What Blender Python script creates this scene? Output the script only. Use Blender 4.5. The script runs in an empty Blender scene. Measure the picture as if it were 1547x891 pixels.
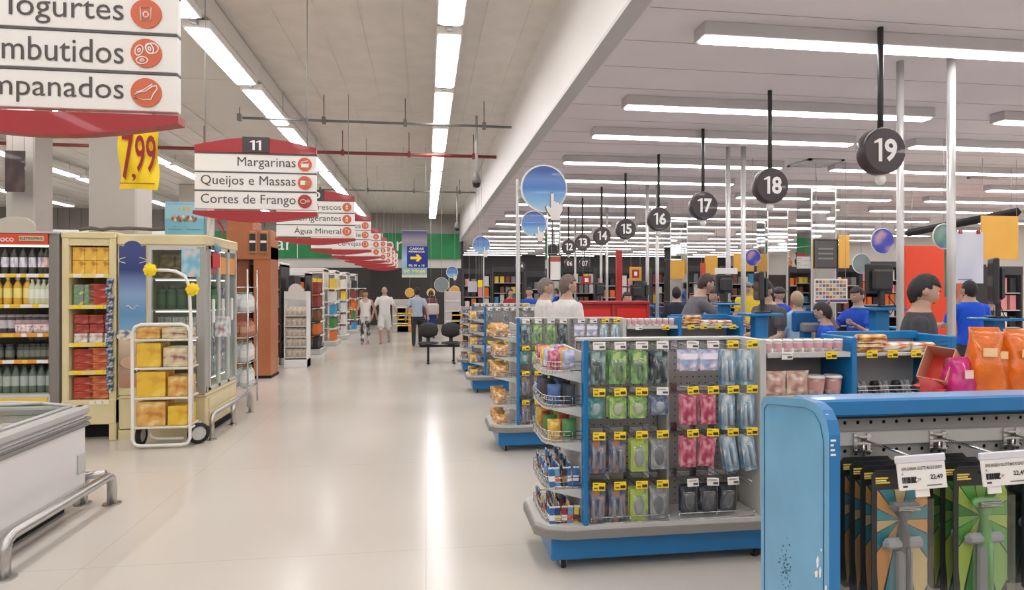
import bpy, bmesh, math, random
from mathutils import Vector, Matrix
import numpy as np
R = math.radians; PI = math.pi
random.seed(7)
sc = bpy.context.scene
COL = sc.collection
# ------------------------------------------------------------------ camera, world, exposure
F, CX, HY, HC = 950.0, 773.5, 434.0, 1.65
TH = math.atan(130.0 / 950.0); CT, ST = math.cos(TH), math.sin(TH)
cam = bpy.data.cameras.new('camera'); camo = bpy.data.objects.new('camera', cam); COL.objects.link(camo)
cam.sensor_width = 36; cam.lens = F / 1547 * 36; cam.shift_y = -(445.5 - HY) / 1547
cam.clip_end = 200; cam.clip_start = 0.05
camo.location = (0, 0, HC); camo.rotation_euler = (R(90), 0, -TH); sc.camera = camo
w = bpy.data.worlds.new('world'); sc.world = w; w.use_nodes = True
w.node_tree.nodes['Background'].inputs[0].default_value = (1, .97, .93, 1)
w.node_tree.nodes['Background'].inputs[1].default_value = 0.6
sc.view_settings.view_transform = 'Standard'; sc.view_settings.look = 'None'
sc.view_settings.exposure = 0.36; sc.view_settings.gamma = 1.0
EMIT = 12.0
def XY(px, Y):                      # world X of picture column px at depth Y
    return Y * math.tan(TH + math.atan((px - CX) / F))
def ZY(px, py, Y):
    X = XY(px, Y); return HC + (HY - py) * (X * ST + Y * CT) / F
def YX(px, X):                      # depth at which side plane X is seen at column px
    return X / math.tan(TH + math.atan((px - CX) / F))
# ------------------------------------------------------------------ materials
def lin(c):
    return tuple((x / 255 / 12.92) if x / 255 <= .04045 else ((x / 255 + .055) / 1.055) ** 2.4 for x in c)
MATS = {}
def M(name, c=(200, 200, 200), rough=.5, metal=0., emit=0, trans=0, noise=0, nscale=20, bump=0, coat=0, alpha=1, rvar=0):
    if name in MATS: return MATS[name]
    m = bpy.data.materials.new(name); m.use_nodes = True; nt = m.node_tree; b = nt.nodes['Principled BSDF']
    L = lin(c); b.inputs['Base Color'].default_value = (*L, 1); b.inputs['Roughness'].default_value = rough
    b.inputs['Metallic'].default_value = metal
    if emit:
        b.inputs['Emission Color'].default_value = (*L, 1); b.inputs['Emission Strength'].default_value = emit
    if trans: b.inputs['Transmission Weight'].default_value = trans; b.inputs['IOR'].default_value = 1.1
    if coat: b.inputs['Coat Weight'].default_value = coat
    if alpha < 1: b.inputs['Alpha'].default_value = alpha
    if noise or bump or rvar:
        tc = nt.nodes.new('ShaderNodeTexCoord'); n = nt.nodes.new('ShaderNodeTexNoise')
        n.inputs['Scale'].default_value = nscale; n.inputs['Detail'].default_value = 4
        nt.links.new(tc.outputs['Object'], n.inputs['Vector'])
        if noise:
            r = nt.nodes.new('ShaderNodeValToRGB'); e = r.color_ramp.elements
            e[0].color = (*[x * (1 - noise) for x in L], 1); e[1].color = (*[min(1, x * (1 + noise)) for x in L], 1)
            e[0].position = .3; e[1].position = .7
            nt.links.new(n.outputs['Fac'], r.inputs[0]); nt.links.new(r.outputs[0], b.inputs['Base Color'])
        if bump:
            bp = nt.nodes.new('ShaderNodeBump'); bp.inputs['Strength'].default_value = bump; bp.inputs['Distance'].default_value = .01
            nt.links.new(n.outputs['Fac'], bp.inputs['Height']); nt.links.new(bp.outputs[0], b.inputs['Normal'])
    MATS[name] = m; return m
def soft(c, k=.22):               # mixes a colour towards its own grey, slightly lifted
    l = .3 * c[0] + .59 * c[1] + .11 * c[2]; return tuple(int(v * (1 - k) + l * k + 4) for v in c)
def C(*c, r=.45, **k):             # plain coloured plastic / print
    c = soft(c)
    return M('paint_%d_%d_%d_%d' % (*c, int(r * 100)), c, r, **k)
def smooth(m):
    for n in m.node_tree.nodes:
        if n.type == 'VALTORGB': n.color_ramp.interpolation = 'LINEAR'
    return m
def print_mat(name, cols, scale=6, rough=.4, vec='Generated', kind='NOISE', sc3=(1, 1, 1), coat=.2):
    """packaging print: hard-edged patches of the pack's own colours"""
    if name in MATS: return MATS[name]
    cols = [(soft(c[0]), c[1]) for c in cols] if kind in ('X', 'Y', 'Z') else [soft(c) for c in cols]
    m = bpy.data.materials.new(name); m.use_nodes = True; nt = m.node_tree; b = nt.nodes['Principled BSDF']
    tc = nt.nodes.new('ShaderNodeTexCoord'); mp = nt.nodes.new('ShaderNodeMapping'); mp.inputs['Scale'].default_value = sc3
    nt.links.new(tc.outputs[vec], mp.inputs[0])
    r = nt.nodes.new('ShaderNodeValToRGB'); r.color_ramp.interpolation = 'CONSTANT'
    if kind == 'VORONOI':
        n = nt.nodes.new('ShaderNodeTexVoronoi'); n.inputs['Scale'].default_value = scale; out = n.outputs['Color']
        sp = nt.nodes.new('ShaderNodeSeparateColor'); nt.links.new(out, sp.inputs[0]); out = sp.outputs[0]
    elif kind == 'NOISE':
        n = nt.nodes.new('ShaderNodeTexNoise'); n.inputs['Scale'].default_value = scale * .75; n.inputs['Detail'].default_value = .6; out = n.outputs['Fac']
        r.color_ramp.interpolation = 'LINEAR'
    else:
        n = nt.nodes.new('ShaderNodeSeparateXYZ'); out = n.outputs[kind]
    nt.links.new(mp.outputs[0], n.inputs[0])
    nt.links.new(out, r.inputs[0])
    e = r.color_ramp.elements
    while len(e) < len(cols): e.new(.5)
    if kind == 'NOISE' and not cols[0] == tuple(): cols = sorted(cols, key=lambda c: .3 * c[0] + .59 * c[1] + .11 * c[2])
    if kind in ('X', 'Y', 'Z'): ps = [c[1] for c in cols]; cs = [c[0] for c in cols]
    else:
        cs = cols; k = len(cols); ps = [i / k for i in range(k)]
        if kind == 'NOISE': ps = [.3 + .4 * i / max(1, k - 1) for i in range(k)]
    for i in range(len(cols)): e[i].position = ps[i]
    for i in range(len(cols)): e[i].color = (*lin(cs[i]), 1)
    nt.links.new(r.outputs[0], b.inputs['Base Color']); b.inputs['Roughness'].default_value = rough
    b.inputs['Coat Weight'].default_value = coat
    MATS[name] = m; return m
WHITE = M('white_paint', (236, 233, 230), .4); STEEL = M('brushed_steel', (190, 188, 185), .28, 1.0)
CHROME = M('chrome_wire', (205, 205, 205), .18, 1.0); BLACK = M('black_plastic', (28, 28, 30), .5)
DARK = M('dark_gap', (20, 20, 22), .8); GREY = M('grey_paint', (168, 167, 166), .45); LGREY = M('light_grey_metal', (196, 195, 192), .4)
BLUE = M('blue_enamel', (10, 116, 180), .35, coat=.3, noise=.05, nscale=6); BLUE_SHEEN = M('blue_enamel_sheen', (100, 164, 202), .3, coat=.5, noise=.1, nscale=5)  # the paler blue is the same enamel with its grazing sheen painted in
CREAM = M('cream_enamel', (226, 213, 168), .4, noise=.04, nscale=4); RED = M('red_enamel', (178, 44, 46), .35, coat=.3)
YEL = M('yellow_card', (250, 215, 30), .5); BUMPER = M('grey_rubber', (135, 132, 130), .55); RUB = M('black_rubber', (30, 30, 30), .7)
TUBE = M('lit_tube', (252, 250, 250), .5, emit=EMIT); SKIN = M('skin', (196, 146, 120), .5); LIP = M('lip', (150, 80, 72), .5)
EYEW = M('eye_white', (225, 222, 218), .3); EYED = M('eye_iris', (45, 30, 22), .3)
TXT = M('dark_lettering', (62, 56, 56), .5); TXTW = M('white_lettering', (245, 243, 240), .5)
PRINTTXT = M('print_black', (30, 30, 34), .6); MIRROR = M('mirror', (222, 224, 224), .03, 1.0)
def glass_mat(name, tint, a, rough=.03):
    if name in MATS: return MATS[name]
    m = bpy.data.materials.new(name); m.use_nodes = True; nt = m.node_tree; nt.nodes.clear()
    o = nt.nodes.new('ShaderNodeOutputMaterial'); mx = nt.nodes.new('ShaderNodeMixShader'); t = nt.nodes.new('ShaderNodeBsdfTransparent')
    g = nt.nodes.new('ShaderNodeBsdfGlossy'); mx.inputs[0].default_value = a
    t.inputs[0].default_value = (*lin(tint), 1); g.inputs['Roughness'].default_value = rough
    nt.links.new(t.outputs[0], mx.inputs[1]); nt.links.new(g.outputs[0], mx.inputs[2])
    nt.links.new(mx.outputs[0], o.inputs[0]); MATS[name] = m; return m
GLASS = glass_mat('door_glass', (240, 246, 244), .09); CLEARP = glass_mat('clear_blister', (250, 251, 252), .10, .15)
# ------------------------------------------------------------------ mesh builder
class MB:
    def __init__(s): s.ad = []; s.v = []; s.f = []; s.m = []; s.mats = []; s.sm = []
    def mi(s, m):
        if m not in s.mats: s.mats.append(m)
        return s.mats.index(m)
    def add(s, vs, fs, m, smooth=False, mx=None):
        o = len(s.v); s.v += [tuple(mx @ Vector(v)) for v in vs] if mx else [tuple(v) for v in vs]
        i = s.mi(m); s.ad.append((o, o + len(vs), len(s.f), len(s.f) + len(fs)))
        for f in fs: s.f.append(tuple(o + k for k in f)); s.m.append(i); s.sm.append(smooth)
        return s
    def box(s, x0, x1, y0, y1, z0, z1, m, mx=None):
        vs = [(x, y, z) for x in (x0, x1) for y in (y0, y1) for z in (z0, z1)]
        return s.add(vs, [(0, 1, 3, 2), (4, 6, 7, 5), (0, 4, 5, 1), (2, 3, 7, 6), (0, 2, 6, 4), (1, 5, 7, 3)], m, mx=mx)
    def bbox(s, x0, x1, y0, y1, z0, z1, m, b=.01, mx=None):   # box with chamfered edges
        X, Y, Z = (x0, x1), (y0, y1), (z0, z1); c = ((x0 + x1) / 2, (y0 + y1) / 2, (z0 + z1) / 2)
        b = min(b, (x1 - x0) / 2.01, (y1 - y0) / 2.01, (z1 - z0) / 2.01)
        vs = []
        idx = {}
        for i in (0, 1):
            for j in (0, 1):
                for k in (0, 1):
                    p = [X[i], Y[j], Z[k]]; sg = [1 - 2 * i, 1 - 2 * j, 1 - 2 * k]
                    for a in range(3):
                        q = [p[t] + (0 if t == a else sg[t] * b) for t in range(3)]
                        idx[i, j, k, a] = len(vs); vs.append(q)
        fs = []
        for a in range(3):
            u, v = [t for t in range(3) if t != a]
            for e in (0, 1):
                r = []
                for (du, dv) in ((0, 0), (1, 0), (1, 1), (0, 1)):
                    t = [0, 0, 0]; t[a] = e; t[u] = du; t[v] = dv; r.append(idx[(*t, a)])
                fs.append(r)
            for du in (0, 1):
                for dv in (0, 1):
                    t0 = [0, 0, 0]; t0[u] = du; t0[v] = dv; t1 = t0[:]; t1[a] = 1
                    fs.append([idx[(*t0, u)], idx[(*t1, u)], idx[(*t1, v)], idx[(*t0, v)]])
        for i in (0, 1):
            for j in (0, 1):
                for k in (0, 1): fs.append([idx[i, j, k, 0], idx[i, j, k, 1], idx[i, j, k, 2]])
        out = []
        for f in fs:                                     # outward winding
            P = [Vector(vs[t]) for t in f]; n = (P[1] - P[0]).cross(P[2] - P[0]); cc = sum(P, Vector()) / len(P)
            out.append(f if n.dot(cc - Vector(c)) > 0 else f[::-1])
        return s.add(vs, out, m, mx=mx)
    def lathe(s, prof, m, n=12, at=(0, 0, 0), mx=None, caps=True, smooth=True):
        vs = []; fs = []
        for (r, z) in prof:
            for k in range(n): a = 2 * PI * k / n; vs.append((at[0] + r * math.cos(a), at[1] + r * math.sin(a), at[2] + z))
        for i in range(len(prof) - 1):
            for k in range(n): q = (k + 1) % n; fs.append((i * n + k, i * n + q, (i + 1) * n + q, (i + 1) * n + k))
        s.add(vs, fs, m, smooth, mx)
        if caps:
            o = len(s.v) - len(vs)
            for (i, rev) in ((0, True), (len(prof) - 1, False)):
                if prof[i][0] > 1e-5:
                    r = list(range(o + i * n, o + i * n + n)); s.f.append(tuple(r[::-1] if rev else r)); s.m.append(s.mi(m)); s.sm.append(False)
        return s
    def tube(s, pts, r, m, n=8, radii=None, flat=None, closed=False, caps=True):
        P = [Vector(p) for p in pts]; L = len(P); vs = []; fs = []; up = None
        for i, p in enumerate(P):
            if closed: d = (P[(i + 1) % L] - P[i - 1]).normalized()
            elif i == 0: d = (P[1] - P[0]).normalized()
            elif i == L - 1: d = (P[-1] - P[-2]).normalized()
            else: d = ((P[i + 1] - p).normalized() + (p - P[i - 1]).normalized()).normalized()
            if up is None: up = Vector((0, 0, 1)) if abs(d.z) < .9 else Vector((0, 1, 0))
            a = d.cross(up).normalized(); b = a.cross(d).normalized(); up = b
            rr = radii[i] if radii else r
            for k in range(n):
                t = 2 * PI * k / n; q = p + a * math.cos(t) * rr + b * math.sin(t) * rr * (flat or 1); vs.append(q)
        for i in range(L if closed else L - 1):
            j = (i + 1) % L
            for k in range(n): q = (k + 1) % n; fs.append((i * n + k, j * n + k, j * n + q, i * n + q))
        if caps and not closed: fs.append(tuple(range(n))); fs.append(tuple(range((L - 1) * n, L * n))[::-1])
        return s.add(vs, fs, m, True)
    def prism(s, pts, y0, y1, m, axis='Y', mside=None):   # outline in (x,z) extruded along y ('Y') or outline (y,z) along x ('X') or (x,y) along z
        n = len(pts)
        def mk(a, b, t): return {'Y': (a, t, b), 'X': (t, a, b), 'Z': (a, b, t)}[axis]
        vs = [mk(a, b, y0) for a, b in pts] + [mk(a, b, y1) for a, b in pts]
        s.add(vs, [tuple(range(n))[::-1], tuple(range(n, 2 * n))], m)
        return s.add(vs, [(i, (i + 1) % n, n + (i + 1) % n, n + i) for i in range(n)], mside or m)
    def ell(s, c, r, m, nu=12, nv=8, mx=None):
        vs = []; fs = []
        for j in range(nv + 1):
            t = PI * j / nv
            for i in range(nu): a = 2 * PI * i / nu; vs.append((c[0] + r[0] * math.sin(t) * math.cos(a), c[1] + r[1] * math.sin(t) * math.sin(a), c[2] + r[2] * math.cos(t)))
        for j in range(nv):
            for i in range(nu): q = (i + 1) % nu; fs.append((j * nu + i, (j + 1) * nu + i, (j + 1) * nu + q, j * nu + q))
        return s.add(vs, fs, m, True, mx)
    def mesh(s, name):
        me = bpy.data.meshes.new(name); me.from_pydata(s.v, [], s.f)
        for m in s.mats: me.materials.append(m)
        me.polygons.foreach_set('material_index', s.m); me.polygons.foreach_set('use_smooth', s.sm)
        me.update(); return me
def cyl(r, z0, z1, m, n=12): return MB().lathe([(r, z0), (r, z1)], m, n)
SPLIT = ('hanger', 'scroll', 'picture', 'small_print')
CZ = lambda X: (3.73 if X > 1.55 else 4.9 if not -3.75 < X < -2.33 else 4.62) - .003
def O(name, me, parent=None, loc=(0, 0, 0), rot=(0, 0, 0), scale=(1, 1, 1), kind=None):
    if isinstance(me, MB) and name in SPLIT and len(me.ad) > 1:          # each wire, scroll or picture its own part
        for (a, b, c, d) in me.ad:
            q = MB(); q.add(me.v[a:b], [[k - a for k in f] for f in me.f[c:d]], me.mats[me.m[c]], me.sm[c]); o = O(name, q, parent, loc, rot, scale, kind)
        return o
    if isinstance(me, MB): me = me.mesh(name)
    o = bpy.data.objects.new(name, me); COL.objects.link(o); o.location = loc; o.rotation_euler = rot; o.scale = scale
    if parent: o.parent = parent
    if kind: o['kind'] = kind
    return o
def T(name, label, cat, loc=(0, 0, 0), rot=(0, 0, 0), group=None, scale=(1, 1, 1)):
    o = bpy.data.objects.new(name, None); COL.objects.link(o); o.location = loc; o.rotation_euler = rot; o.scale = scale
    o['label'] = label; o['category'] = cat; o.empty_display_size = .1
    if group: o['group'] = group
    return o
def tag(o, label, cat, group=None):
    o['label'] = label; o['category'] = cat
    if group: o['group'] = group
    return o
def S(name, mb): return O(name, mb, kind='structure')
def dup(r, loc, rot=None, label=None, group=None, scale=None):
    c = r.copy(); COL.objects.link(c); c.location = loc
    if rot is not None: c.rotation_euler = rot
    if scale is not None: c.scale = scale
    if label: c['label'] = label
    if group: c['group'] = group
    for ch in r.children:
        d = ch.copy(); COL.objects.link(d); d.parent = c
        for g in ch.children:
            e = g.copy(); COL.objects.link(e); e.parent = d
    return c
def text_mesh(s, w=None, h=None, mat=TXT, align='CENTER', bold=0, ext=.0015):
    """lettering as a thin mesh in the XZ plane facing -Y, scaled to width w / height h"""
    cu = bpy.data.curves.new('lettering', 'FONT'); cu.body = s; cu.align_x = align; cu.align_y = 'CENTER'; cu.offset = bold; cu.resolution_u = 3; cu.size = 1
    ob = bpy.data.objects.new('lettering', cu); COL.objects.link(ob)
    dg = bpy.context.evaluated_depsgraph_get(); me = bpy.data.meshes.new_from_object(ob.evaluated_get(dg))
    bpy.data.objects.remove(ob); bpy.data.curves.remove(cu)
    if not me.vertices: return me
    co = np.array([v.co[:] for v in me.vertices]); lo, hi = co.min(0), co.max(0)
    sy = (h / (hi[1] - lo[1])) if h else None; sx = (w / (hi[0] - lo[0])) if w else None
    sx = sx or sy; sy = sy or sx
    cxx = {'CENTER': (lo[0] + hi[0]) / 2, 'LEFT': lo[0], 'RIGHT': hi[0]}[align]
    for v in me.vertices: v.co = ((v.co.x - cxx) * sx, 0, (v.co.y - (lo[1] + hi[1]) / 2) * sy)
    me.materials.clear(); me.materials.append(mat); return me
def text(s, parent, loc, w=None, h=None, mat=TXT, align='CENTER', bold=0, rot=(0, 0, 0), name='lettering'):
    return O(name, text_mesh(s, w, h, mat, align, bold), parent, loc, rot)
def number(s, t, x, y, z, w, h, m):
    """digits side by side, each its own part; the 1 carries the flag of the shop's lettering"""
    ws = [.62 if c == '1' else 1.0 for c in s]; k = w / (sum(ws) + .12 * (len(s) - 1)); cx_ = x - w / 2
    for c, q in zip(s, ws):
        cw = q * k
        if c == '1':
            a = cw * .42; r_ = cx_ + cw * .92
            O('digit', MB().prism([(r_ - a, z - h / 2), (r_, z - h / 2), (r_, z + h / 2), (r_ - a * .7, z + h / 2), (r_ - cw * .95, z + h * .36), (r_ - cw * .95, z + h * .27), (r_ - a, z + h * .33)], y - .002, y, m), t)
        else: O('digit', text_mesh(c, cw * .95, h, m, bold=.03), t, (cx_ + cw / 2, y, z))
        cx_ += cw + .12 * k
ORD = ['first', 'second', 'third', 'fourth', 'fifth', 'sixth', 'seventh', 'eighth', 'ninth', 'tenth', 'eleventh', 'twelfth', 'thirteenth', 'fourteenth',
       'fifteenth', 'sixteenth', 'seventeenth', 'eighteenth', 'nineteenth', 'twentieth', 'twenty-first', 'twenty-second', 'twenty-third', 'twenty-fourth', 'twenty-fifth', 'twenty-sixth']
# ------------------------------------------------------------------ the building
def floor_material():
    m = bpy.data.materials.new('polished_floor'); m.use_nodes = True; nt = m.node_tree; b = nt.nodes['Principled BSDF']; N = nt.nodes.new; Lk = nt.links.new
    tc = N('ShaderNodeTexCoord'); n = N('ShaderNodeTexNoise'); n.inputs['Scale'].default_value = .5; n.inputs['Detail'].default_value = 1.5
    n2 = N('ShaderNodeTexNoise'); n2.inputs['Scale'].default_value = 60
    Lk(tc.outputs['Object'], n.inputs['Vector']); Lk(tc.outputs['Object'], n2.inputs['Vector'])
    r = N('ShaderNodeValToRGB'); e = r.color_ramp.elements; e[0].position = .3; e[1].position = .7
    e[0].color = (*lin((196, 189, 179)), 1); e[1].color = (*lin((210, 203, 194)), 1); Lk(n.outputs[0], r.inputs[0])
    br = N('ShaderNodeTexBrick'); br.offset = 0; br.inputs['Scale'].default_value = .5; br.inputs['Mortar Size'].default_value = .002
    br.inputs['Brick Width'].default_value = 1; br.inputs['Row Height'].default_value = 1; br.inputs['Color1'].default_value = br.inputs['Color2'].default_value = (1, 1, 1, 1)
    br.inputs['Mortar'].default_value = (.86, .85, .84, 1); Lk(tc.outputs['Object'], br.inputs['Vector'])
    mx = N('ShaderNodeMix'); mx.data_type = 'RGBA'; mx.blend_type = 'MULTIPLY'; mx.inputs[0].default_value = 1
    Lk(r.outputs[0], mx.inputs[6]); Lk(br.outputs[0], mx.inputs[7]); Lk(mx.outputs[2], b.inputs['Base Color'])
    r2 = N('ShaderNodeMapRange'); r2.inputs[3].default_value = .17; r2.inputs[4].default_value = .24; Lk(n.outputs[0], r2.inputs[0]); Lk(r2.outputs[0], b.inputs['Roughness'])
    b.inputs['Specular IOR Level'].default_value = .34
    bp = N('ShaderNodeBump'); bp.inputs['Strength'].default_value = .01; bp.inputs['Distance'].default_value = .01; Lk(n2.outputs[0], bp.inputs['Height']); Lk(bp.outputs[0], b.inputs['Normal'])
    return m
XL, XR, YF, YB, YB2, ZM, ZR, XS = -20, 20, -11, 28, 40, 4.9, 3.73, 1.55
S('floor', MB().box(XL, XR, YF, YB2, -.1, 0, floor_material()))
FOIL = M('foil_insulation', (224, 218, 211), .4, .12, noise=.06, nscale=3, bump=.6)
mb = MB().box(XL, XS, YF, YB, ZM, ZM + .1, FOIL)
x = XL + .2
while x < XS - .1: mb.box(x, x + .02, YF, YB, ZM - .015, ZM, FOIL); x += .5
y = 1.0
while y < YB: mb.box(XL, XS, y, y + .008, ZM - .004, ZM, FOIL); y += 5.4
S('ceiling', mb)
CEILR = M('white_ceiling_boards', (228, 221, 223), .9, noise=.02, nscale=2)
mb = MB().box(XS, XR, YF, YB2, ZR, ZR + .1, CEILR)
y = 2.0
while y < 24: mb.box(XS + .1, XR, y, y + .006, ZR - .003, ZR, M('ceiling_joint', (176, 170, 171), .7)); y += .62
CEILR.node_tree.nodes['Principled BSDF'].inputs['Specular IOR Level'].default_value = .1
S('ceiling', mb)
SOFF = M('soffit_paint', (226, 221, 217), .45)
S('wall_header', MB().box(XS - .06, XS, YF, YB, ZR + .0, ZM, SOFF))
mb = MB().box(XS - .1, XS + .05, YF, YB, ZR - .035, ZR + .0, LGREY)
S('trim_1', mb)
WALLC = M('wall_paint', (205, 200, 194), .7, noise=.03, nscale=1)
S('wall_left', MB().box(XL - .1, XL, YF, YB, 0, ZM, WALLC)); S('wall_right', MB().box(XR, XR + .1, YF, YB2, 0, ZR, WALLC))
S('wall_front', MB().box(XL, XR, YF - .1, YF, 0, ZM, WALLC))
# far wall over the aisle: ribbed metal, green band, dark hall below
zb0, zb1 = 2.9, 4.02
mb = MB().box(XL, XS, YB, YB + .1, zb1, ZM, M('ribbed_steel', (150, 146, 142), .5, .3))
x = XL
while x < XS: mb.box(x, x + .12, YB - .04, YB, zb1, ZM, M('ribbed_steel')); x += .45
mb.box(XL, XS, YB, YB + .1, 2.5, 2.9, WALLC); mb.box(XL, XS, YB, YB + .1, 0, 2.5, M('dark_hall_wall', (58, 56, 56), .7))
S('wall_back', mb)
GREEN = M('green_fascia', (22, 128, 70), .45, noise=.15, nscale=2)
g = T('fascia_sign', 'long green fascia band with white lettering across the far wall', 'sign', (0, YB - .06, 0))
x = -9.0
while x < 1.4: O('panel', MB().box(x, min(x + 1.75, 1.48), -.04, .02, zb0, zb1, GREEN), g); x += 1.78
text('ar', g, (XY(430, YB - .1), -.06, 3.45), h=.42, mat=TXTW); text('ar', g, (XY(597, YB - .1), -.06, 3.45), h=.42, mat=TXTW)
S('wall_back_right', MB().box(XS, XR, YB2, YB2 + .1, 0, ZR, M('dark_hall_wall')))
S('wall_side', MB().box(XS, XS + .1, YB, YB2, 0, ZR, M('dark_hall_wall')))
# concrete columns on the left
COLM = M('column_paint', (196, 189, 182), .6, noise=.03, nscale=1.5)
for (a, b_, Y) in ((133, 206, 8.9), (8, 52, 10.6), (270, 300, 21.0)):
    x0, x1 = XY(a, Y), XY(b_, Y); S('column', MB().bbox(x0, x1, Y, Y + .5, 0, ZM, COLM, .02))
# air duct
d = T('air_duct', 'large square white air duct running under the roof beside the lights', 'duct', (0, 0, 0))
DUCT = M('duct_paint', (222, 217, 211), .45)
for i in range(12):
    y0 = -9 + i * 3.08; O('duct_section', MB().bbox(-3.72, -2.36, y0, y0 + 3.08, 4.62, 4.89, DUCT, .015), d)
# pipes
def pipe(y, z, m, label, x0=-19.9, x1=XS - .07, r=.035):
    p = T('ceiling_pipe', label, 'pipe', (0, y, z)); O('pipe', MB().tube([(x0, 0, 0), (x1, 0, 0)], r, m, 8), p)
    for k in range(6):
        xx = 1.0 - k * 1.35; O('pipe_clamp', MB().box(xx - .03, xx + .03, -.045, .045, -.05, .06, m).tube([(xx, 0, .05), (xx, 0, ZM - z - .02)], .008, m, 6), p)
pipe(13.3, 4.42, M('pipe_red', (140, 62, 62), .5), 'long dark red sprinkler pipe crossing under the metal roof'); pipe(10.9, 4.45, M('grey_pipe', (120, 118, 116), .5), 'thin grey conduit with clamps crossing the roof nearest the camera', r=.022, x0=-3.0)
pipe(18.9, 4.5, M('grey_pipe'), 'thin grey conduit crossing the roof beyond the red pipe', r=.022, x0=-3.0)
def cctv(X, Y, z, label):
    t = T('security_camera', label, 'camera', (X, Y, z)); G = M('grey_plastic', (120, 118, 118), .4)
    O('pole', MB().tube([(0, 0, .12), (0, 0, ZM - z - .003)], .025, LGREY, 8), t); O('housing', MB().lathe([(.03, .2), (.05, .15), (.085, .06), (.085, 0)][::-1], G), t)
    O('dome', MB().lathe([(.0, -.09), (.05, -.075), (.075, -.04), (.08, 0)], M('dark_dome', (30, 30, 34), .08)), t)
cctv(.95, 11.9, 3.62, 'grey dome camera on a pole, the nearer of two beside the header'); cctv(.99, 20.3, 3.55, 'grey dome camera on a pole, the farther of two beside the header')
# ------------------------------------------------------------------ lights over the aisles (the shop's own fixtures)
def strip_fixture(L=1.96, wd=.30):
    H = MB().bbox(-wd / 2, wd / 2, 0, L, 0, .09, WHITE, .008)
    D = MB().prism([(-wd / 2 + .02, -.002), (-wd / 2 + .05, -.022), (wd / 2 - .05, -.022), (wd / 2 - .02, -.002)], .05, L - .05, TUBE)
    return H.mesh('housing'), D.mesh('diffuser')
hm, dm = strip_fixture()
gm = MB().box(-.03, .03, -.1, .0, .02, .07, GREY).mesh('connector')
wm = MB().tube([(0, .3, .09), (0, .3, .32)], .006, GREY, 4).tube([(0, 1.7, .09), (0, 1.7, .32)], .006, GREY, 4).mesh('hanger')
strips = [(.27, 4.58, 'strip above the main aisle', -10.2, 17), (-2.5, 4.5, 'strip beside the air duct', -10.2, 17), (-6.1, 4.58, 'strip behind the yellow price banner', -10.2, 17), (-9.2, 4.58, 'strip left of the wide column', -8, 16), (-12.7, 4.58, 'next to last strip over the far left hall', 9.6, 7), (-16, 4.58, 'last strip over the far left hall', 11.8, 6)]
for X, z, wh, y0, n in strips:
    for i in range(n):
        y = y0 + 2.2 * i - .1
        if y + 2.05 > YB: continue
        nv_ = sum(1 for q in range(i) if y0 + 2.2 * q - .1 > 2)
        t = T('ceiling_light', ('white batten light, %s ahead in the %s' % (ORD[nv_], wh)) if y > 2 else 'white batten light behind the viewpoint, %s from back, %s' % (ORD[i], wh), 'ceiling light', (X, y, z), group='batten lights under the metal roof')
        O('housing', hm, t); O('diffuser', dm, t); O('connector', gm, t); O('hanger', wm, t)
        if z < 4.55: t.children[0].scale = (1, 1, 1)
# lights under the low white ceiling
HB = MB().bbox(0, 3.7, -.1, .1, -.105, 0, M('fixture_side', (200, 195, 196), .5), .006).mesh('housing')
DB = MB().prism([(-.075, -.105), (-.06, -.122), (.06, -.122), (.075, -.105)], .03, 3.67, TUBE, 'X').mesh('diffuser')
rows = [-9, -6.5, -4, -1.5, .8, 2.9, 4.75, 6.65, 8.0, 9.75, 11.4, 13.0, 14.8] + [14.8 + 2.35 * i for i in range(1, 11)]
for ci, (x0, cn) in enumerate(((2.15, 'column nearest the aisle'), (6.75, 'second column from the aisle'), (11.35, 'third column from the aisle'), (15.9, 'fourth column from the aisle'))):
    for i, y in enumerate(rows):
        if y > 38.5 or (ci == 1 and abs(y - 4.75) < .1): continue
        nv_ = sum(1 for q in rows[:i] if q > 4)
        t = T('ceiling_light', ('long white box light, %s row ahead, %s' % (ORD[nv_], cn)) if y > 4 else 'long white box light behind or overhead, %s from back, %s' % (ORD[i], cn), 'ceiling light', (x0, y, ZR), group='box lights under the white ceiling')
        if ci == 3: t.scale = (.9, 1, 1)
        O('housing', HB, t); O('diffuser', DB, t)
# air grilles
def grille(X, Y, label, s=1.0):
    t = T('air_grille', label, 'vent', (X, Y, ZR)); fr = MB()
    for (a, b_, c_, e_) in ((-s / 2, s / 2, -s / 2, -s / 2 + .06), (-s / 2, s / 2, s / 2 - .06, s / 2), (-s / 2, -s / 2 + .06, -s / 2, s / 2), (s / 2 - .06, s / 2, -s / 2, s / 2)): fr.box(a, b_, c_, e_, -.03, 0, LGREY)
    fr.box(-s / 2, s / 2, -s / 2, s / 2, -.004, 0, M('grille_gap', (60, 58, 58), .7)); O('grille_frame', fr, t)
    for k in range(9):
        y = -s / 2 + .1 + k * (s - .2) / 8; O('slat', MB().box(-s / 2 + .06, s / 2 - .06, y - .02, y + .02, -.026, -.012, LGREY), t)
Yg = 2.02 * F / (434 - 236) ; grille(XY(1232, Yg), Yg, 'square slatted air grille in the white ceiling beside lane sign 18', .62)
grille(XY(1505, 10.3), 10.3, 'square slatted air grille in the white ceiling near the right-hand poles', .62)
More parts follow.
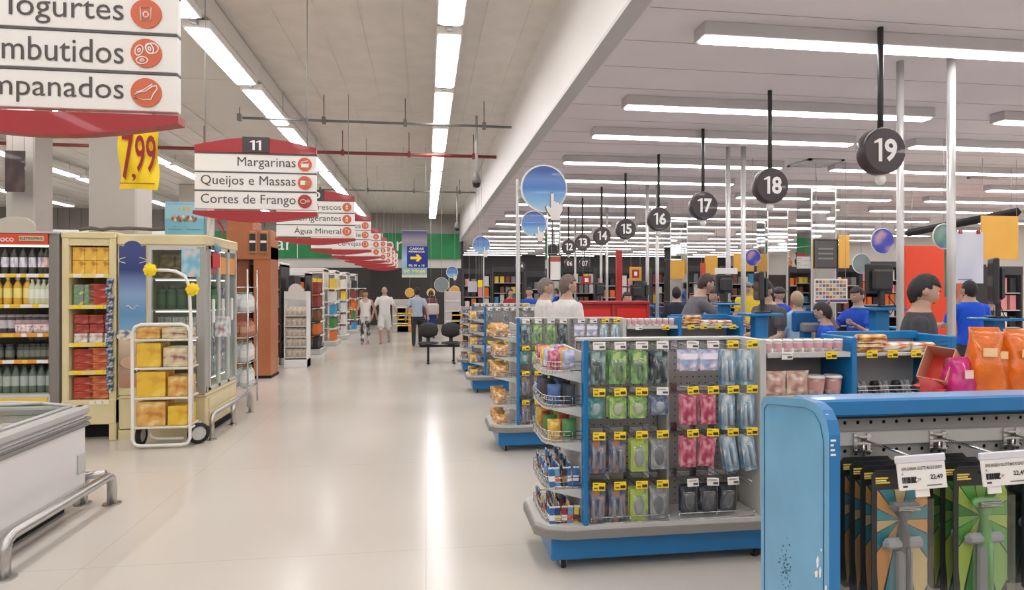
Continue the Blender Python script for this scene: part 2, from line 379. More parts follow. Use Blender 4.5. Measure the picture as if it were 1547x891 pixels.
# ------------------------------------------------------------------ lane number signs
LPOS = {'19': 'nearest and largest of all', '18': 'next beyond the nearest one', '17': 'third nearest', '16': 'fourth nearest', '15': 'fifth nearest', '14': 'sixth nearest', '13': 'seventh nearest', '12': 'leftmost of the large row', '07': 'small, below the farthest large ones', '06': 'smallest, beside the other tiny one', '08': 'tiny, beside the round touch sign'}
DISC = M('sign_brown', (58, 46, 50), .35, coat=.3)
LANES = {19: (1330, 229, 4.58), 18: (1163, 281, 6.21), 17: (1062, 311, 7.83), 16: (995, 331, 9.42), 15: (945, 346, 11.06), 14: (909, 356, 12.63), 13: (880, 366, 14.23), 12: (859, 373, 15.66)}
def lane_sign(n, px, py, Y, r=.185, extra=''):
    X, z = XY(px, Y), ZY(px, py, Y)
    s = str(n) if isinstance(n, int) else n
    t = T('lane_sign', 'round dark brown hanging lane sign with white number %s, %s' % (s, LPOS[s]), 'sign', (X, Y, z))
    rot = (R(90), 0, 0)
    O('disc', MB().lathe([(r * .93, -.06), (r, -.045), (r, .045), (r * .93, .06)], DISC, 28, mx=Matrix.Rotation(R(90), 4, 'X')), t)
    number(s, t, 0, -.063, 0, r * 1.08, r * .98, TXTW)
    O('rod', MB().tube([(0, 0, r * .98), (0, 0, ZR - z - .004)], .022, M('dark_rod', (56, 54, 56), .4), 10), t)
    O('lamp', MB().lathe([(.025, -r), (.034, -r - .015), (.04, -r - .045), (.028, -r - .075), (0, -r - .085)], WHITE, 12), t)
for n, a in LANES.items(): lane_sign(n, *a)
lane_sign('07', 883, 398, 22.0, .2); lane_sign('06', 860, 398, 24.5, .2, ', small in the distance'); lane_sign('08', 786, 403, 21.0, .17, ', beside the round touch sign')
# ------------------------------------------------------------------ aisle signs
SRED = M('sign_red', (166, 44, 50), .4, coat=.15); SWH = M('sign_white', (240, 237, 233), .45); ICO = M('icon_orange', (212, 106, 70), .5); ICOR = M('icon_red', (176, 60, 54), .5); SLINE = M('sign_line', (92, 88, 90), .5); TG = M('sign_text', (84, 78, 78), .55)
def ring(pts, r=.0035, m=TXTW, y=-.034): return MB().tube([(x, y, z) for x, z in pts], r, m, 5, closed=True, flat=.6)
def arc(cx, cz, rx, rz, n=14, a0=0, a1=2 * PI, rot=0):
    out = []
    for k in range(n):
        a = a0 + (a1 - a0) * k / n; x, z = rx * math.cos(a), rz * math.sin(a); out.append((cx + x * math.cos(rot) - z * math.sin(rot), cz + x * math.sin(rot) + z * math.cos(rot)))
    return out
def icon(kind, t, x, z):
    m = ICOR if kind == 'drumstick' else ICO; r = .073
    O('icon_disc', MB().lathe([(r, -.004), (r, .004)], m, 26, mx=Matrix.Translation((x, -.03, z)) @ Matrix.Rotation(R(90), 4, 'X')), t)
    b = MB(); Y = -.036
    def loop(pts, rr=.0032): b.tube([(x + p, Y, z + q) for p, q in pts], rr, TXTW, 5, closed=True)
    if kind == 'sausage':
        for cx_, cz_, ro in ((-.032, .012, 1.2), (-.018, -.038, .1), (.018, .022, -1.2)): loop(arc(cx_, cz_, .027, .018, rot=ro)); loop(arc(cx_, cz_, .009, .006, rot=ro))
        loop(arc(.03, .024, .03, .026))
    elif kind == 'nugget':
        loop([(-.05, -.03), (-.055, -.015), (-.03, 0), (.0, .005), (.03, .03), (.05, .035), (.055, .02), (.035, -.01), (.025, -.035), (-.01, -.038)])
        b.tube([(x - .045, Y, z - .002), (x - .01, Y, z + .012), (x + .03, Y, z + .042)], .003, TXTW, 5)
    elif kind == 'tub':
        b.box(x - .035, x + .04, Y - .002, Y + .002, z - .032, z - .004, TXTW); b.box(x - .045, x + .048, Y - .002, Y + .002, z - .002, z + .008, TXTW); b.tube([(x - .035, Y, z + .02), (x + .035, Y, z + .04)], .006, TXTW, 5)
    elif kind == 'cheese':
        b.box(x - .045, x + .006, Y - .002, Y + .002, z - .022, z + .024, TXTW); loop([(.014, -.02), (.046, -.02), (.046, .022), (.014, .024)])
    elif kind == 'drumstick':
        loop(arc(-.016, -.002, .028, .022)); loop(arc(.036, .004, .014, .012))
    elif kind == 'cup': loop([(-.022, -.036), (.022, -.036), (.026, .03), (-.026, .03)]); loop(arc(0, -.005, .012, .014))
    elif kind == 'pitcher': loop([(-.03, -.03), (.026, -.03), (.032, .01), (.012, .034), (-.03, .03)]); loop(arc(.036, .0, .012, .016))
    else: b.box(x - .018, x + .018, Y - .002, Y + .002, z - .035, z + .022, TXTW); b.box(x - .008, x + .008, Y - .002, Y + .002, z + .022, z + .04, TXTW); b.box(x - .01, x + .01, Y - .004, Y, z - .02, z + .004, m)
    O('pictogram', b, t)
def aisle_sign(num, rows, label, Y, X=-1.18, W=1.25, z0=None, Hs=.2, ix=-.12, tx=-.215):
    z0 = z0 or 2.47; t = T('aisle_sign', label, 'sign', (X, Y, z0)); y0, y1 = -.025, .025; n = 12
    top = [(-W, .62), (-W, .69)] + [(-W + W * k / n, .69 + .095 * math.sin(PI * k / n)) for k in range(1, n)] + [(0, .69), (0, .62)]
    O('top_band', MB().prism(top, y0 - .004, y1 + .004, SRED), t)
    bot = [(0.012, -.005), (-W - .012, -.005), (-W - .012, -.045)] + [(-W - .012 + (W + .024) * k / n, -.045 - .075 * math.sin(PI * k / n)) for k in range(1, n)] + [(.012, -.045)]
    O('bottom_band', MB().prism(bot, y0 - .02, y1 + .02, SRED), t)
    for i in range(3):
        zz = .61 - Hs * (i + 1); O('panel', MB().bbox(-W, 0, y0, y1, zz + .006, zz + Hs - .006, SWH, .004), t)
        O('divider', MB().box(-W, 0, y0 - .004, y1, zz + Hs - .006, zz + Hs + .006, SLINE), t)
        if i < len(rows) and rows[i]:
            s, h, ic = rows[i][:3]; wt_ = rows[i][3] if len(rows[i]) > 3 else None
            if not s: O('lettering', MB().box(-.85 + .1 * i, -.24, y0 - .003, y0, zz + Hs / 2 - .02, zz + Hs / 2 + .02, M('faint_print', (170, 164, 162), .5)), t)
            else: o = text(s, t, (tx, y0 - .003, zz + Hs / 2), w=wt_, h=h, mat=TG, align='RIGHT')
            icon(ic, t, ix, zz + Hs / 2)
    if num:
        O('number_plate', MB().box(-W * .61, -W * .39, y0 - .012, y1, .625, .79, M('plate_dark', (62, 56, 58), .4)), t); number(num, t, -W / 2, y0 - .016, .7, .12 if num == '11' else .16 if len(num) > 1 else .08, .105, TXTW)
    O('hanger', MB().tube([(-W + .1, 0, .69), (-W + .1, 0, ZM - z0 - .035)], .005, GREY, 4).tube([(-.1, 0, .69), (-.1, 0, ZM - z0 - .035)], .005, GREY, 4), t)
aisle_sign(None, [('Iogurtes', .15, 'cup', .53), ('Embutidos', .118, 'sausage', .635), ('Empanados', .14, 'nugget', .69)], 'nearest white and red aisle sign, reading Embutidos and Empanados', 3.45, X=-1.262, z0=2.53, ix=-.147, tx=-.255)
aisle_sign('11', [('Margarinas', .13, 'tub', .6), ('Queijos e Massas', .13, 'cheese', .97), ('Cortes de Frango', .13, 'drumstick', .97)], 'white and red aisle sign 11 reading Margarinas, Queijos e Massas', 7.08)
aisle_sign('10', [('Refrescos', .095, 'bottle', .56), ('Refrigerantes', .13, 'bottle', .76), ('Água Mineral', .14, 'pitcher', .75)], 'white and red aisle sign 10 reading Refrigerantes, Água Mineral', 10.75)
aisle_sign('9', [('Vinhos', .11, 'pitcher'), ('le', .1, 'pitcher'), ('Cervejas', .13, 'pitcher')], 'white and red aisle sign reading Cervejas, right behind sign 10', 13.9)
for i, y in enumerate((16.9, 19.6, 22.3, 24.8, 27.0)):
    aisle_sign(None, [('', .1, 'cup'), ('', .1, 'bottle'), ('', .12, 'cup')], 'small distant white and red aisle sign, %s behind the one reading Cervejas' % ORD[i], y)
# price banner, 7,99
Yb = 6.6; x0, x1 = XY(180, Yb), XY(239, Yb); zt, zb = ZY(210, 186, Yb), ZY(210, 286, Yb)
t = T('price_banner', 'hanging yellow paper banner with handwritten dark red price 7,99', 'banner', ((x0 + x1) / 2, Yb, zb)); hw = (x1 - x0) / 2; hh = zt - zb
b = MB(); n = 10; vs = []; fs = []
for j in range(n + 1):
    for i in range(7): u = i / 6; vs.append((-hw + 2 * hw * u + .012 * math.sin(j * .8), .02 * math.sin(u * 5 + j * .6), hh * j / n + .012 * math.sin(u * 4)))
for j in range(n):
    for i in range(6): fs.append((j * 7 + i, j * 7 + i + 1, j * 7 + i + 8, j * 7 + i + 7))
b.add(vs, fs, YEL, True); b.add([(a, c + .004, e) for a, c, e in vs], [f[::-1] for f in fs], YEL, True); O('sheet', b, t)
DRED = M('marker_red', (150, 32, 36), .5)
text('7', t, (-.085, -.035, hh * .5), w=.11, h=.74 * hh, mat=DRED, bold=.02); text('99', t, (.075, -.035, hh * .53), w=.19, h=.56 * hh, mat=DRED, bold=.01); text(',', t, (-.03, -.035, hh * .17), h=.07, mat=DRED)
O('marker_line', MB().box(-hw + .02, hw - .02, -.032, -.028, .05, .058, DRED), t)
O('hanger', MB().tube([(-hw + .03, 0, hh), (-hw + .03, 0, 4.615 - zb)], .003, GREY, 4).tube([(hw - .03, 0, hh), (hw - .03, 0, 4.615 - zb)], .003, GREY, 4), t)
# dark photo poster hung in front of the far-left column
Yp = 10.4; t = T('hanging_poster', 'tall dark brown poster hanging on the far left column', 'poster', (XY(30, Yp), Yp, ZY(30, 290, Yp)))
O('hanger', MB().tube([(-.1, 0, .6), (-.1, 0, 4.897 - ZY(30, 290, Yp))], .004, GREY, 4).tube([(.06, 0, .6), (.06, 0, 4.897 - ZY(30, 290, Yp))], .004, GREY, 4), t)
O('sheet', MB().box(XY(8, Yp) - XY(30, Yp), XY(38, Yp) - XY(30, Yp), -.01, .01, 0, .62, print_mat('poster_brown', [(58, 44, 46), (96, 70, 62), (70, 52, 54)], 3, kind='NOISE')), t)
# directional banner over the aisle
Yn = 14.6; x0, x1 = XY(607, Yn), XY(645, Yn); zt, zb = ZY(626, 349, Yn), ZY(626, 419, Yn); W = x1 - x0; H = zt - zb
t = T('direction_banner', 'hanging pale blue banner with navy panel, yellow arrow and Caixas Preferenciais', 'banner', ((x0 + x1) / 2, Yn, zb))
O('sheet', MB().box(-W / 2, W / 2, -.006, .006, 0, H, smooth(print_mat('banner_print', [((238, 226, 190), 0), ((110, 180, 205), .09), ((150, 190, 215), .4), ((120, 135, 170), .65), ((150, 140, 150), .8), ((70, 70, 130), .97)], kind='Z'))), t)
NAVY = M('navy_print', (24, 42, 140), .5); px_ = 1 / (F / Yn)
O('navy_panel', MB().box(-.04 - W * .22, W / 2 + .02, -.014, -.007, H * .21, H * .67, NAVY), t)
text('CAIXAS', t, (.05, -.017, H * .62), w=.32, h=.055, mat=TXTW, bold=.02); text('PREFERENCIAIS', t, (.05, -.017, H * .555), w=.36, h=.04, mat=TXTW, bold=.02); text('00, 01 e 10', t, (.05, -.017, H * .255), w=.36, h=.055, mat=TXTW, bold=.02)
O('arrow', MB().prism([(-.09, H * .41 - .02), (.06, H * .41 - .02), (.03, H * .41 - .07), (.09, H * .41 - .07), (.17, H * .41 + .01), (.09, H * .41 + .09), (.03, H * .41 + .09), (.06, H * .41 + .04), (-.09, H * .41 + .04)], -.019, -.015, YEL), t)
text('Só Hoje', t, (0, -.012, H * .13), w=.5, h=.11, mat=M('banner_yellow', (245, 225, 120), .5), bold=.03)
O('rail', MB().box(-W / 2 - .02, W / 2 + .02, -.012, .012, H, H + .02, GREY).tube([(-W / 2 + .03, 0, H), (-W / 2 + .03, 0, ZM - zb - .035)], .004, GREY, 4).tube([(W / 2 - .03, 0, H), (W / 2 - .03, 0, ZM - zb - .035)], .004, GREY, 4), t)
# round touch signs on poles
SKYB = smooth(print_mat('sign_blue_print', [((150, 205, 240), 0), ((110, 175, 232), .3), ((70, 130, 220), .5), ((96, 140, 214), .7), ((60, 100, 190), .9)], kind='Z'))
def touch_sign(px, py, Y, r, label, poleX, base=0.0, hand=True, mat=None):
    X, z = XY(px, Y), ZY(px, py, Y); t = T('touch_sign', label, 'sign', (poleX, Y, base)); dx, dz = X - poleX, z - base; RX = Matrix.Rotation(R(90), 4, 'X')
    O('disc', MB().lathe([(r, -.012), (r, .012)], WHITE, 32, mx=Matrix.Translation((dx, -.03, dz)) @ RX), t)
    O('face', MB().lathe([(r * .93, -.003), (r * .93, .003)], mat or SKYB, 32, mx=Matrix.Translation((dx, -.044, dz)) @ RX), t)
    if hand:
        s = r / 26; P = [(6, 0), (16, 0), (16, 5), (19, 10), (19, 16), (16.5, 17), (16, 15), (15, 18), (12.5, 18.5), (12, 16), (11.5, 19), (9.2, 19.5), (9, 17), (9, 27), (5.8, 27), (5.8, 12), (2.5, 15), (0, 13.5), (2.5, 8), (6, 4)]
        P = [(dx + r * .05 + a * s * 1.0, dz - r * 1.35 + b_ * s * 1.08) for a, b_ in P]; cxp = sum(p[0] for p in P) / len(P); czp = sum(p[1] for p in P) / len(P)
        O('hand_outline', MB().prism([(cxp + (a - cxp) * 1.1, czp + (b_ - czp) * 1.08) for a, b_ in P], -.055, -.05, M('outline_grey', (90, 90, 100), .5)), t)
        O('hand', MB().prism(P, -.062, -.056, WHITE), t)
    O('pole', MB().tube([(0, 0, 0), (0, 0, dz + .1)], .017, LGREY, 8), t); O('bracket', MB().box(min(0, dx), max(0, dx), -.02, 0, dz - .02, dz + .02, LGREY), t)
touch_sign(821, 285, 6.87, .262, 'large round blue sign with a white pixel hand, nearest of its kind', 1.0)
touch_sign(806, 338, 10.9, .23, 'round blue sign with a white hand, partly hidden behind the largest one', 1.62)
touch_sign(727, 370, 18.2, .26, 'small round blue sign with a hand standing above the aisle edge', 1.66)
touch_sign(683, 411, 26.5, .25, 'tiny far round blue sign with a hand above the waiting seats', .96)
# ------------------------------------------------------------------ tall cabinets on the left
Yc = 7.3
def XC(px): return XY(px, Yc)
def ZC(py, px=100): return ZY(px, py, Yc)
FR = M('cabinet_grey', (142, 138, 134), .4, .3); INW = M('cabinet_inside', (120, 118, 116), .5); YSTRIP = M('yellow_price_strip', (240, 200, 60), .5); WSTRIP = M('white_price_strip', (238, 236, 230), .5); OSTRIP = M('orange_price_strip', (232, 158, 60), .5)
xr = XC(92); xl = -6.3; ztop = ZC(351, 40)
oc = T('open_cooler', 'tall open refrigerated cabinet with red header reading Coco', 'cooler', (xl, Yc, 0)); Wd = xr - xl
b = MB().box(0, Wd, .72, .78, .1, ztop, INW).box(0, Wd, 0, .78, .0, .42, M('cabinet_inside')); O('body', b, oc)
O('roof', MB().bbox(0, Wd, -.02, .78, ztop - .12, ztop, FR, .01), oc)
O('side_panel', MB().bbox(Wd - .1, Wd, -.05, .78, .0, ztop, FR, .015), oc); O('side_panel', MB().bbox(0, .06, -.05, .78, .0, ztop, FR, .015), oc)
HR = M('header_orange_red', (222, 84, 52), .45)
O('header', MB().bbox(.06, Wd - .1, -.06, 0, ZC(370, 40), ztop - .01, HR, .006), oc)
text('Coco', oc, (XC(12) - xl, -.065, ZC(361, 12)), h=.062, mat=TXTW, bold=.01)
O('maker_plate', MB().box(XC(35) - xl, XC(72) - xl, -.07, -.06, ZC(364.5, 50), ZC(357, 50), M('plate_beige', (214, 196, 160), .5)), oc); text('ELETROFRIO', oc, (XC(53.5) - xl, -.073, ZC(360.8, 53)), h=.026, w=.22, mat=TXT, bold=.02)
O('lamp_or_fill_strip', MB().box(.06, Wd - .1, -.05, -.02, ZC(373, 40), ZC(370.5, 40), M('lit_strip', (255, 252, 240), .5, emit=1.8)), oc)
O('cornice', MB().box(0, Wd, -.07, 0, ztop - .012, ztop + .008, LGREY), oc)
shz = [ZC(414, 50), ZC(460, 50), ZC(504, 50), ZC(544, 50)]
strip_m = [WSTRIP, YSTRIP, OSTRIP, OSTRIP]
for k, z in enumerate(shz):
    s = O('shelf', MB().box(.06, Wd - .1, .02, .72, z - .02, z, LGREY), oc); O('price_strip', MB().box(.06, Wd - .1, .0, .02, z - .035, z + .005, strip_m[k]), s)
    for q in range(7):
        xx = Wd - .2 - q * .17 - random.random() * .05; O('price_label', MB().box(xx, xx + random.choice((.05, .08, .11)), -.004, 0, z - .033, z + .002, (YSTRIP, WSTRIP, WSTRIP, WSTRIP)[(q + k) % 4] if k else YSTRIP), s)
O('sill', MB().bbox(.0, Wd - .08, -.06, .1, .42, .52, LGREY, .01), oc); O('sill_strip', MB().box(.0, Wd - .1, -.075, -.06, .45, .485, YSTRIP), oc)
# bottles, cups and jars
def bottle(h, r, body, cap, label, lz=(.25, .6), n=12, neck=.35):
    b = MB().lathe([(r * .92, 0), (r, .012), (r, h * .62), (r * .9, h * .7), (r * neck, h * .86), (r * neck, h * .93)], body, n)
    b.lathe([(r * 1.01, h * lz[0]), (r * 1.01, h * lz[1])], label, n, caps=False).lathe([(r * neck * 1.15, h * .91), (r * neck * 1.15, h)], cap, n); return b.mesh('bottle')
def cup(h, r, body, lid, band):
    return MB().lathe([(r * .8, 0), (r * .97, h * .85)], body, 12).lathe([(r * .88, h * .25), (r * .97, h * .7)], band, 12, caps=False).lathe([(r * 1.04, h * .85), (r * 1.04, h * .93), (r * .9, h)], lid, 12).mesh('cup')
def jar(h, r, body, lid, band):
    return MB().lathe([(r * .9, 0), (r, .01), (r, h * .75), (r * .8, h * .85)], body, 12).lathe([(r * 1.012, h * .2), (r * 1.012, h * .6)], band, 12, caps=False).lathe([(r * .85, h * .84), (r * .85, h)], lid, 12).mesh('jar')
def put(name, me, label, cat, loc, group, rz=0, sc3=None):
    o = O(name, me, None, loc, (0, 0, rz)); tag(o, label, cat, group)
    if sc3: o.scale = sc3
    return o
k0 = lambda *a: C(*a)
m1 = bottle(.30, .036, C(60, 66, 58), C(50, 50, 54), print_mat('label_purple', [(226, 224, 236), (150, 140, 190), (236, 232, 236)], 4))
m1b = bottle(.30, .036, C(70, 60, 50), C(60, 54, 50), print_mat('label_pink', [(236, 216, 206), (220, 150, 130), (240, 226, 216)], 4))
m2 = bottle(.29, .04, C(240, 178, 30), C(240, 236, 226), C(250, 226, 120)); m2b = bottle(.27, .036, C(206, 214, 176), C(232, 236, 220), C(232, 236, 222))
m3 = cup(.12, .042, C(224, 216, 216), C(196, 130, 140), print_mat('label_cup', [(236, 226, 228), (206, 100, 110), (240, 236, 236)], 5)); m3b = cup(.2, .045, C(120, 108, 116), C(190, 180, 186), C(228, 216, 220))
m4 = jar(.17, .042, C(62, 72, 62), C(50, 52, 52), C(110, 120, 108)); m5 = bottle(.30, .042, C(96, 122, 100), C(70, 74, 72), C(176, 186, 178), neck=.42)
def row(me, name, label, cat, z, xs, ys, group):
    for i_, x in enumerate(xs):
        for j_, y in enumerate(ys): put(name, me, '%s, %s from left, %s line, %s' % (label[0], ORD[i_], ('front', 'back')[j_] if len(ys) > 1 else 'only', label[1]), cat, (x, y, z), group, random.uniform(0, 6))
X0c = XC(0) - .25
def lsp(a, b_, n): return [a + (b_ - a) * i / (n - 1) for i in range(n)]
row(m1, 'bottle', ('dark bottle with violet label', 'top Coco cooler shelf'), 'bottle', shz[0], lsp(X0c, XC(58), 8), (7.36, 7.5), 'violet label bottles, top shelf of the Coco cooler')
row(m1b, 'bottle', ('dark bottle with pink label', 'top Coco cooler shelf'), 'bottle', shz[0], lsp(XC(66), XC(78), 2), (7.36, 7.5), 'pink label bottles, top cooler shelf')
row(m2, 'juice_bottle', ('orange juice bottle', 'second Coco cooler shelf'), 'bottle', shz[1], lsp(X0c, XC(36), 6), (7.37, 7.52), 'orange juice bottles in the cooler')
row(m2b, 'milk_bottle', ('pale milky bottle', 'second Coco cooler shelf'), 'bottle', shz[1], lsp(XC(44), XC(79), 5), (7.36, 7.5), 'pale milky bottles in the cooler')
row(m3, 'yogurt_cup', ('small pink and white cup', 'third Coco cooler shelf'), 'cup', shz[2], lsp(XC(24), XC(40), 3) + lsp(XC(52), XC(79), 5), (7.36,), 'pink and white cups in the cooler')
row(m3b, 'yogurt_tub', ('taller dark cup with pale band', 'third Coco cooler shelf'), 'cup', shz[2], lsp(X0c, XC(78), 10), (7.5,), 'taller dark cups in the cooler')
row(m4, 'jar', ('dark green jar', 'fourth Coco cooler shelf'), 'jar', shz[3], lsp(X0c, XC(8), 4) + lsp(XC(26), XC(79), 7), (7.38, 7.5), 'dark green jars in the cooler')
row(m4, 'jar', ('dark green jar stacked on another', 'fourth Coco cooler shelf'), 'jar', shz[3] + .17, lsp(XC(32), XC(74), 5), (7.5,), 'stacked dark green jars in the cooler')
row(m5, 'bottle', ('grey green bottle', 'bottom Coco cooler shelf'), 'bottle', .52, lsp(X0c, XC(79), 10), (7.42, 7.55), 'grey green bottles at the bottom of the cooler')
# narrow cream cabinet
xa, xb = XC(94), XC(176); zc2 = ZC(352, 130); Wd = xb - xa
cc = T('cream_cabinet', 'narrow cream shelf cabinet filled with yellow and red cartons', 'cabinet', (xa, Yc, 0))
O('back', MB().box(.02, Wd - .02, .5, .53, .2, zc2 - .02, CREAM), cc)
for (u, v) in ((0, .07), (Wd - .07, Wd)): O('side_panel', MB().bbox(u, v, -.02, .53, .0, zc2, CREAM, .01), cc)
O('top_panel', MB().bbox(-.005, Wd + .005, -.03, .54, zc2 - .06, zc2 + .012, CREAM, .012), cc); O('fascia', MB().bbox(.07, Wd - .07, -.01, .03, ZC(371, 130), zc2 - .06, CREAM, .005), cc)
O('bottom_panel', MB().bbox(.0, Wd, -.025, .5, ZC(641, 130), ZC(604, 130), CREAM, .008), cc); O('plinth_gap', MB().box(.07, Wd - .07, .2, .5, .0, ZC(641, 130), DARK), cc)
csz = [ZC(414, 130), ZC(461, 130), ZC(518, 130), ZC(560, 130), ZC(603, 130)]
for k, z in enumerate(csz[:4]):
    s = O('shelf', MB().box(.07, Wd - .07, .0, .5, z - .02, z, CREAM), cc); O('price_strip', MB().box(.07, Wd - .07, -.02, .0, z - .04, z + .004, M('pale_yellow_strip', (232, 214, 130), .5)), s)
    for q in range(2): O('price_label', MB().box(.12 + q * .22, .2 + q * .22, -.024, -.02, z - .036, z, YEL if k else WSTRIP), s)
for q in range(3): O('price_label', MB().box(.28 + q * .07, .33 + q * .07, -.029, -.026, ZC(610, 130), ZC(605, 130), WSTRIP), cc)
def carton(w_, d_, h_, m): return MB().bbox(-w_ / 2, w_ / 2, 0, d_, 0, h_, m, .004).mesh('carton')
yb = carton(.118, .2, .145, print_mat('carton_yellow', [(244, 184, 40), (250, 206, 70), (206, 120, 40), (244, 184, 40), (246, 190, 50)], 2.6))
rb = carton(.2, .2, .075, print_mat('carton_red', [(196, 52, 40), (214, 70, 52), (176, 40, 34), (224, 120, 80), (196, 52, 40)], 3)); rb2 = carton(.145, .2, .095, print_mat('carton_darkred', [(184, 56, 48), (210, 90, 70), (160, 44, 40)], 3))
tb = carton(.1, .2, .11, print_mat('carton_teal', [(80, 160, 160), (236, 196, 80), (190, 110, 100), (110, 170, 90)], 3)); wb = carton(.13, .2, .1, print_mat('carton_white', [(226, 218, 214), (200, 150, 140), (236, 232, 228)], 3)); rob = carton(.2, .2, .08, print_mat('carton_redorange', [(214, 90, 40), (228, 140, 60), (200, 60, 40), (226, 110, 60)], 3))
gx = xa + .085; gw = Wd - .17
for i in range(4):
    for j in range(2): put('carton', yb, 'yellow carton, %s from left in the %s layer, top shelf of cream cabinet' % (ORD[i], ('lower', 'upper')[j]), 'box', (gx + .058 + i * .12, Yc + .03, csz[0] + j * .147), 'yellow cartons in the cream cabinet')
for i in range(2):
    for j in range(2): put('carton', tb, 'teal carton, %s from left in the %s layer, second shelf of cream cabinet' % (ORD[i], ('lower', 'upper')[j]), 'box', (gx + .06 + i * .105, Yc + .03, csz[1] + j * .112), 'teal cartons in the cream cabinet')
for j in range(3): put('carton', rb, 'flat red carton, %s from the bottom, right of second cream cabinet shelf' % ORD[j], 'box', (gx + gw - .11, Yc + .03, csz[1] + j * .077), 'flat red cartons on the second shelf')
for i in range(3):
    put('carton', rb2, 'dull red carton, %s from left, top layer, third shelf of cream cabinet' % ORD[i], 'box', (gx + .08 + i * .152, Yc + .04, csz[2] + .205), 'dull red cartons, third shelf'); put('carton', wb, 'white carton, %s from left, bottom layer, third shelf of cream cabinet' % ORD[i], 'box', (gx + .08 + i * .152, Yc + .03, csz[2]), 'white cartons, third shelf'); put('carton', rb2, 'dull red carton, %s from left, middle layer, third shelf of cream cabinet' % ORD[i], 'box', (gx + .08 + i * .152, Yc + .05, csz[2] + .103), 'dull red cartons, middle layer')
for sh, nm, g in ((3, 'fourth', 0), (4, 'bottom', 0)):
    for j in range(3):
        put('carton', rb, 'red carton, %s from bottom, left stack, %s shelf of cream cabinet' % (ORD[j], nm), 'box', (gx + .11, Yc + .03, csz[sh] + j * .078), 'red cartons left, %s shelf' % nm); put('carton', rob, 'orange red carton, %s from bottom, right stack, %s shelf of cream cabinet' % (ORD[j], nm), 'box', (gx + gw - .11, Yc + .03, csz[sh] + j * .082), 'orange red cartons, %s shelf' % nm)
t = T('clip_strip', 'hanging clip strip of small blue sachets between cream cabinet and glass freezer', 'clip strip', (xb - .045, Yc - .045, 0)); O('strip', MB().box(-.012, .012, 0, .004, .52, csz[1] + .3, WHITE), t)
sm = MB().prism([(-.03, 0), (.03, .0), (.035, .08), (-.035, .08)], -.012, -.002, print_mat('sachet_blue', [(60, 84, 120), (190, 200, 214), (40, 50, 70), (110, 140, 170)], 4)).mesh('sachet')
for k in range(13): O('sachet', sm, t, (random.uniform(-.01, .01), 0, .55 + k * .093), (0, random.uniform(-.2, .2), 0))
# glass door freezer
xa, xb = XC(178.6), XC(311); zf = ZY(230, 361, Yc); Wd = xb - xa; Yend = 1.12
gf = T('glass_freezer', 'large cream upright freezer with glass doors on its aisle side', 'freezer', (xa, Yc, 0))
zlow = ZC(592, 300); zhi = ZC(371, 300)
O('base', MB().bbox(0, Wd, 0, Yend, .1, zlow - .02, CREAM, .012).box(.05, Wd - .05, .05, Yend - .05, 0, .1, DARK).box(.0, XC(208) - xa + .5, .0, .03, 0, .12, CREAM), gf)
O('base_trim', MB().box(-.006, Wd + .008, -.008, Yend, zlow - .06, zlow - .045, M('beige_trim', (196, 184, 150), .4)), gf)
O('kick_slat', MB().box(Wd, Wd + .012, .08, Yend - .05, .3, .42, CREAM), gf); O('kick_slat', MB().box(Wd, Wd + .012, .08, Yend - .05, .16, .28, CREAM), gf)
O('roof_panel', MB().bbox(-.01, Wd + .02, -.015, Yend, zhi + .0, zf + .05, CREAM, .015), gf)
O('left_panel', MB().bbox(0, XC(224) - xa, -.005, .06, zlow - .02, zhi, CREAM, .006).box(0, .03, 0, Yend, zlow - .02, zhi, CREAM), gf)
O('back_panel', MB().box(0, Wd, Yend - .04, Yend, zlow - .02, zhi, M('freezer_inside', (226, 228, 226), .5)), gf)
SF = M('silver_frame', (208, 208, 204), .35, .2); x1_ = XC(224) - xa
O('front_window', MB().box(x1_, Wd - .1, .012, .018, zlow + .05, zhi - .02, GLASS), gf)
O('window_frame', MB().box(x1_, x1_ + .035, -.012, .03, zlow, zhi, SF).box(x1_, Wd, -.01, .03, zhi - .05, zhi, SF).box(x1_, Wd, -.01, .03, zlow - .02, zlow + .05, SF), gf)
O('corner_post', MB().bbox(Wd - .1, Wd, -.012, .1, zlow - .02, zhi, M('post_grey', (172, 172, 168), .4, .1), .012), gf)
for k in range(3):
    y0 = .1 + k * (Yend - .12) / 3; y1 = y0 + (Yend - .12) / 3 - .008; fw = .032; dr = MB()
    for (a, b_, c_, e_) in ((y0, y0 + fw, zlow, zhi), (y1 - fw, y1, zlow, zhi), (y0, y1, zlow, zlow + fw), (y0, y1, zhi - fw, zhi)): dr.box(Wd - .02, Wd + .012, a, b_, c_, e_, SF)
    o = O('glass_door', dr, gf); O('pane', MB().box(Wd - .006, Wd - .002, y0 + fw, y1 - fw, zlow + fw, zhi - fw, GLASS), o); O('door_handle', MB().bbox(Wd + .012, Wd + .045, y0 + .04, y0 + .075, 1.25, 1.52, WHITE, .01), o)
    O('door_sticker', MB().box(Wd + .0, Wd + .003, y0 + .06, y1 - .05, zhi - .3, zhi - .1, (RED, OSTRIP, OSTRIP)[k]), o)
fsz = [ZC(420, 270), ZC(468, 270), ZC(512, 270), .85, .62]
for z in fsz: O('shelf', MB().box(.05, Wd - .08, .08, Yend - .06, z - .015, z, WHITE), gf)
for z_ in [zhi - .02] + [q - .016 for q in fsz]:  # hidden glowing strips added under roof and shelves to brighten the goods
    O('lamp_or_fill_strip', MB().box(x1_ + .04, Wd - .1, .085, .1, z_ - .012, z_, M('lit_strip')), gf); O('lamp_or_fill_strip', MB().box(Wd - .1, Wd - .085, .12, Yend - .08, z_ - .012, z_, M('lit_strip')), gf)
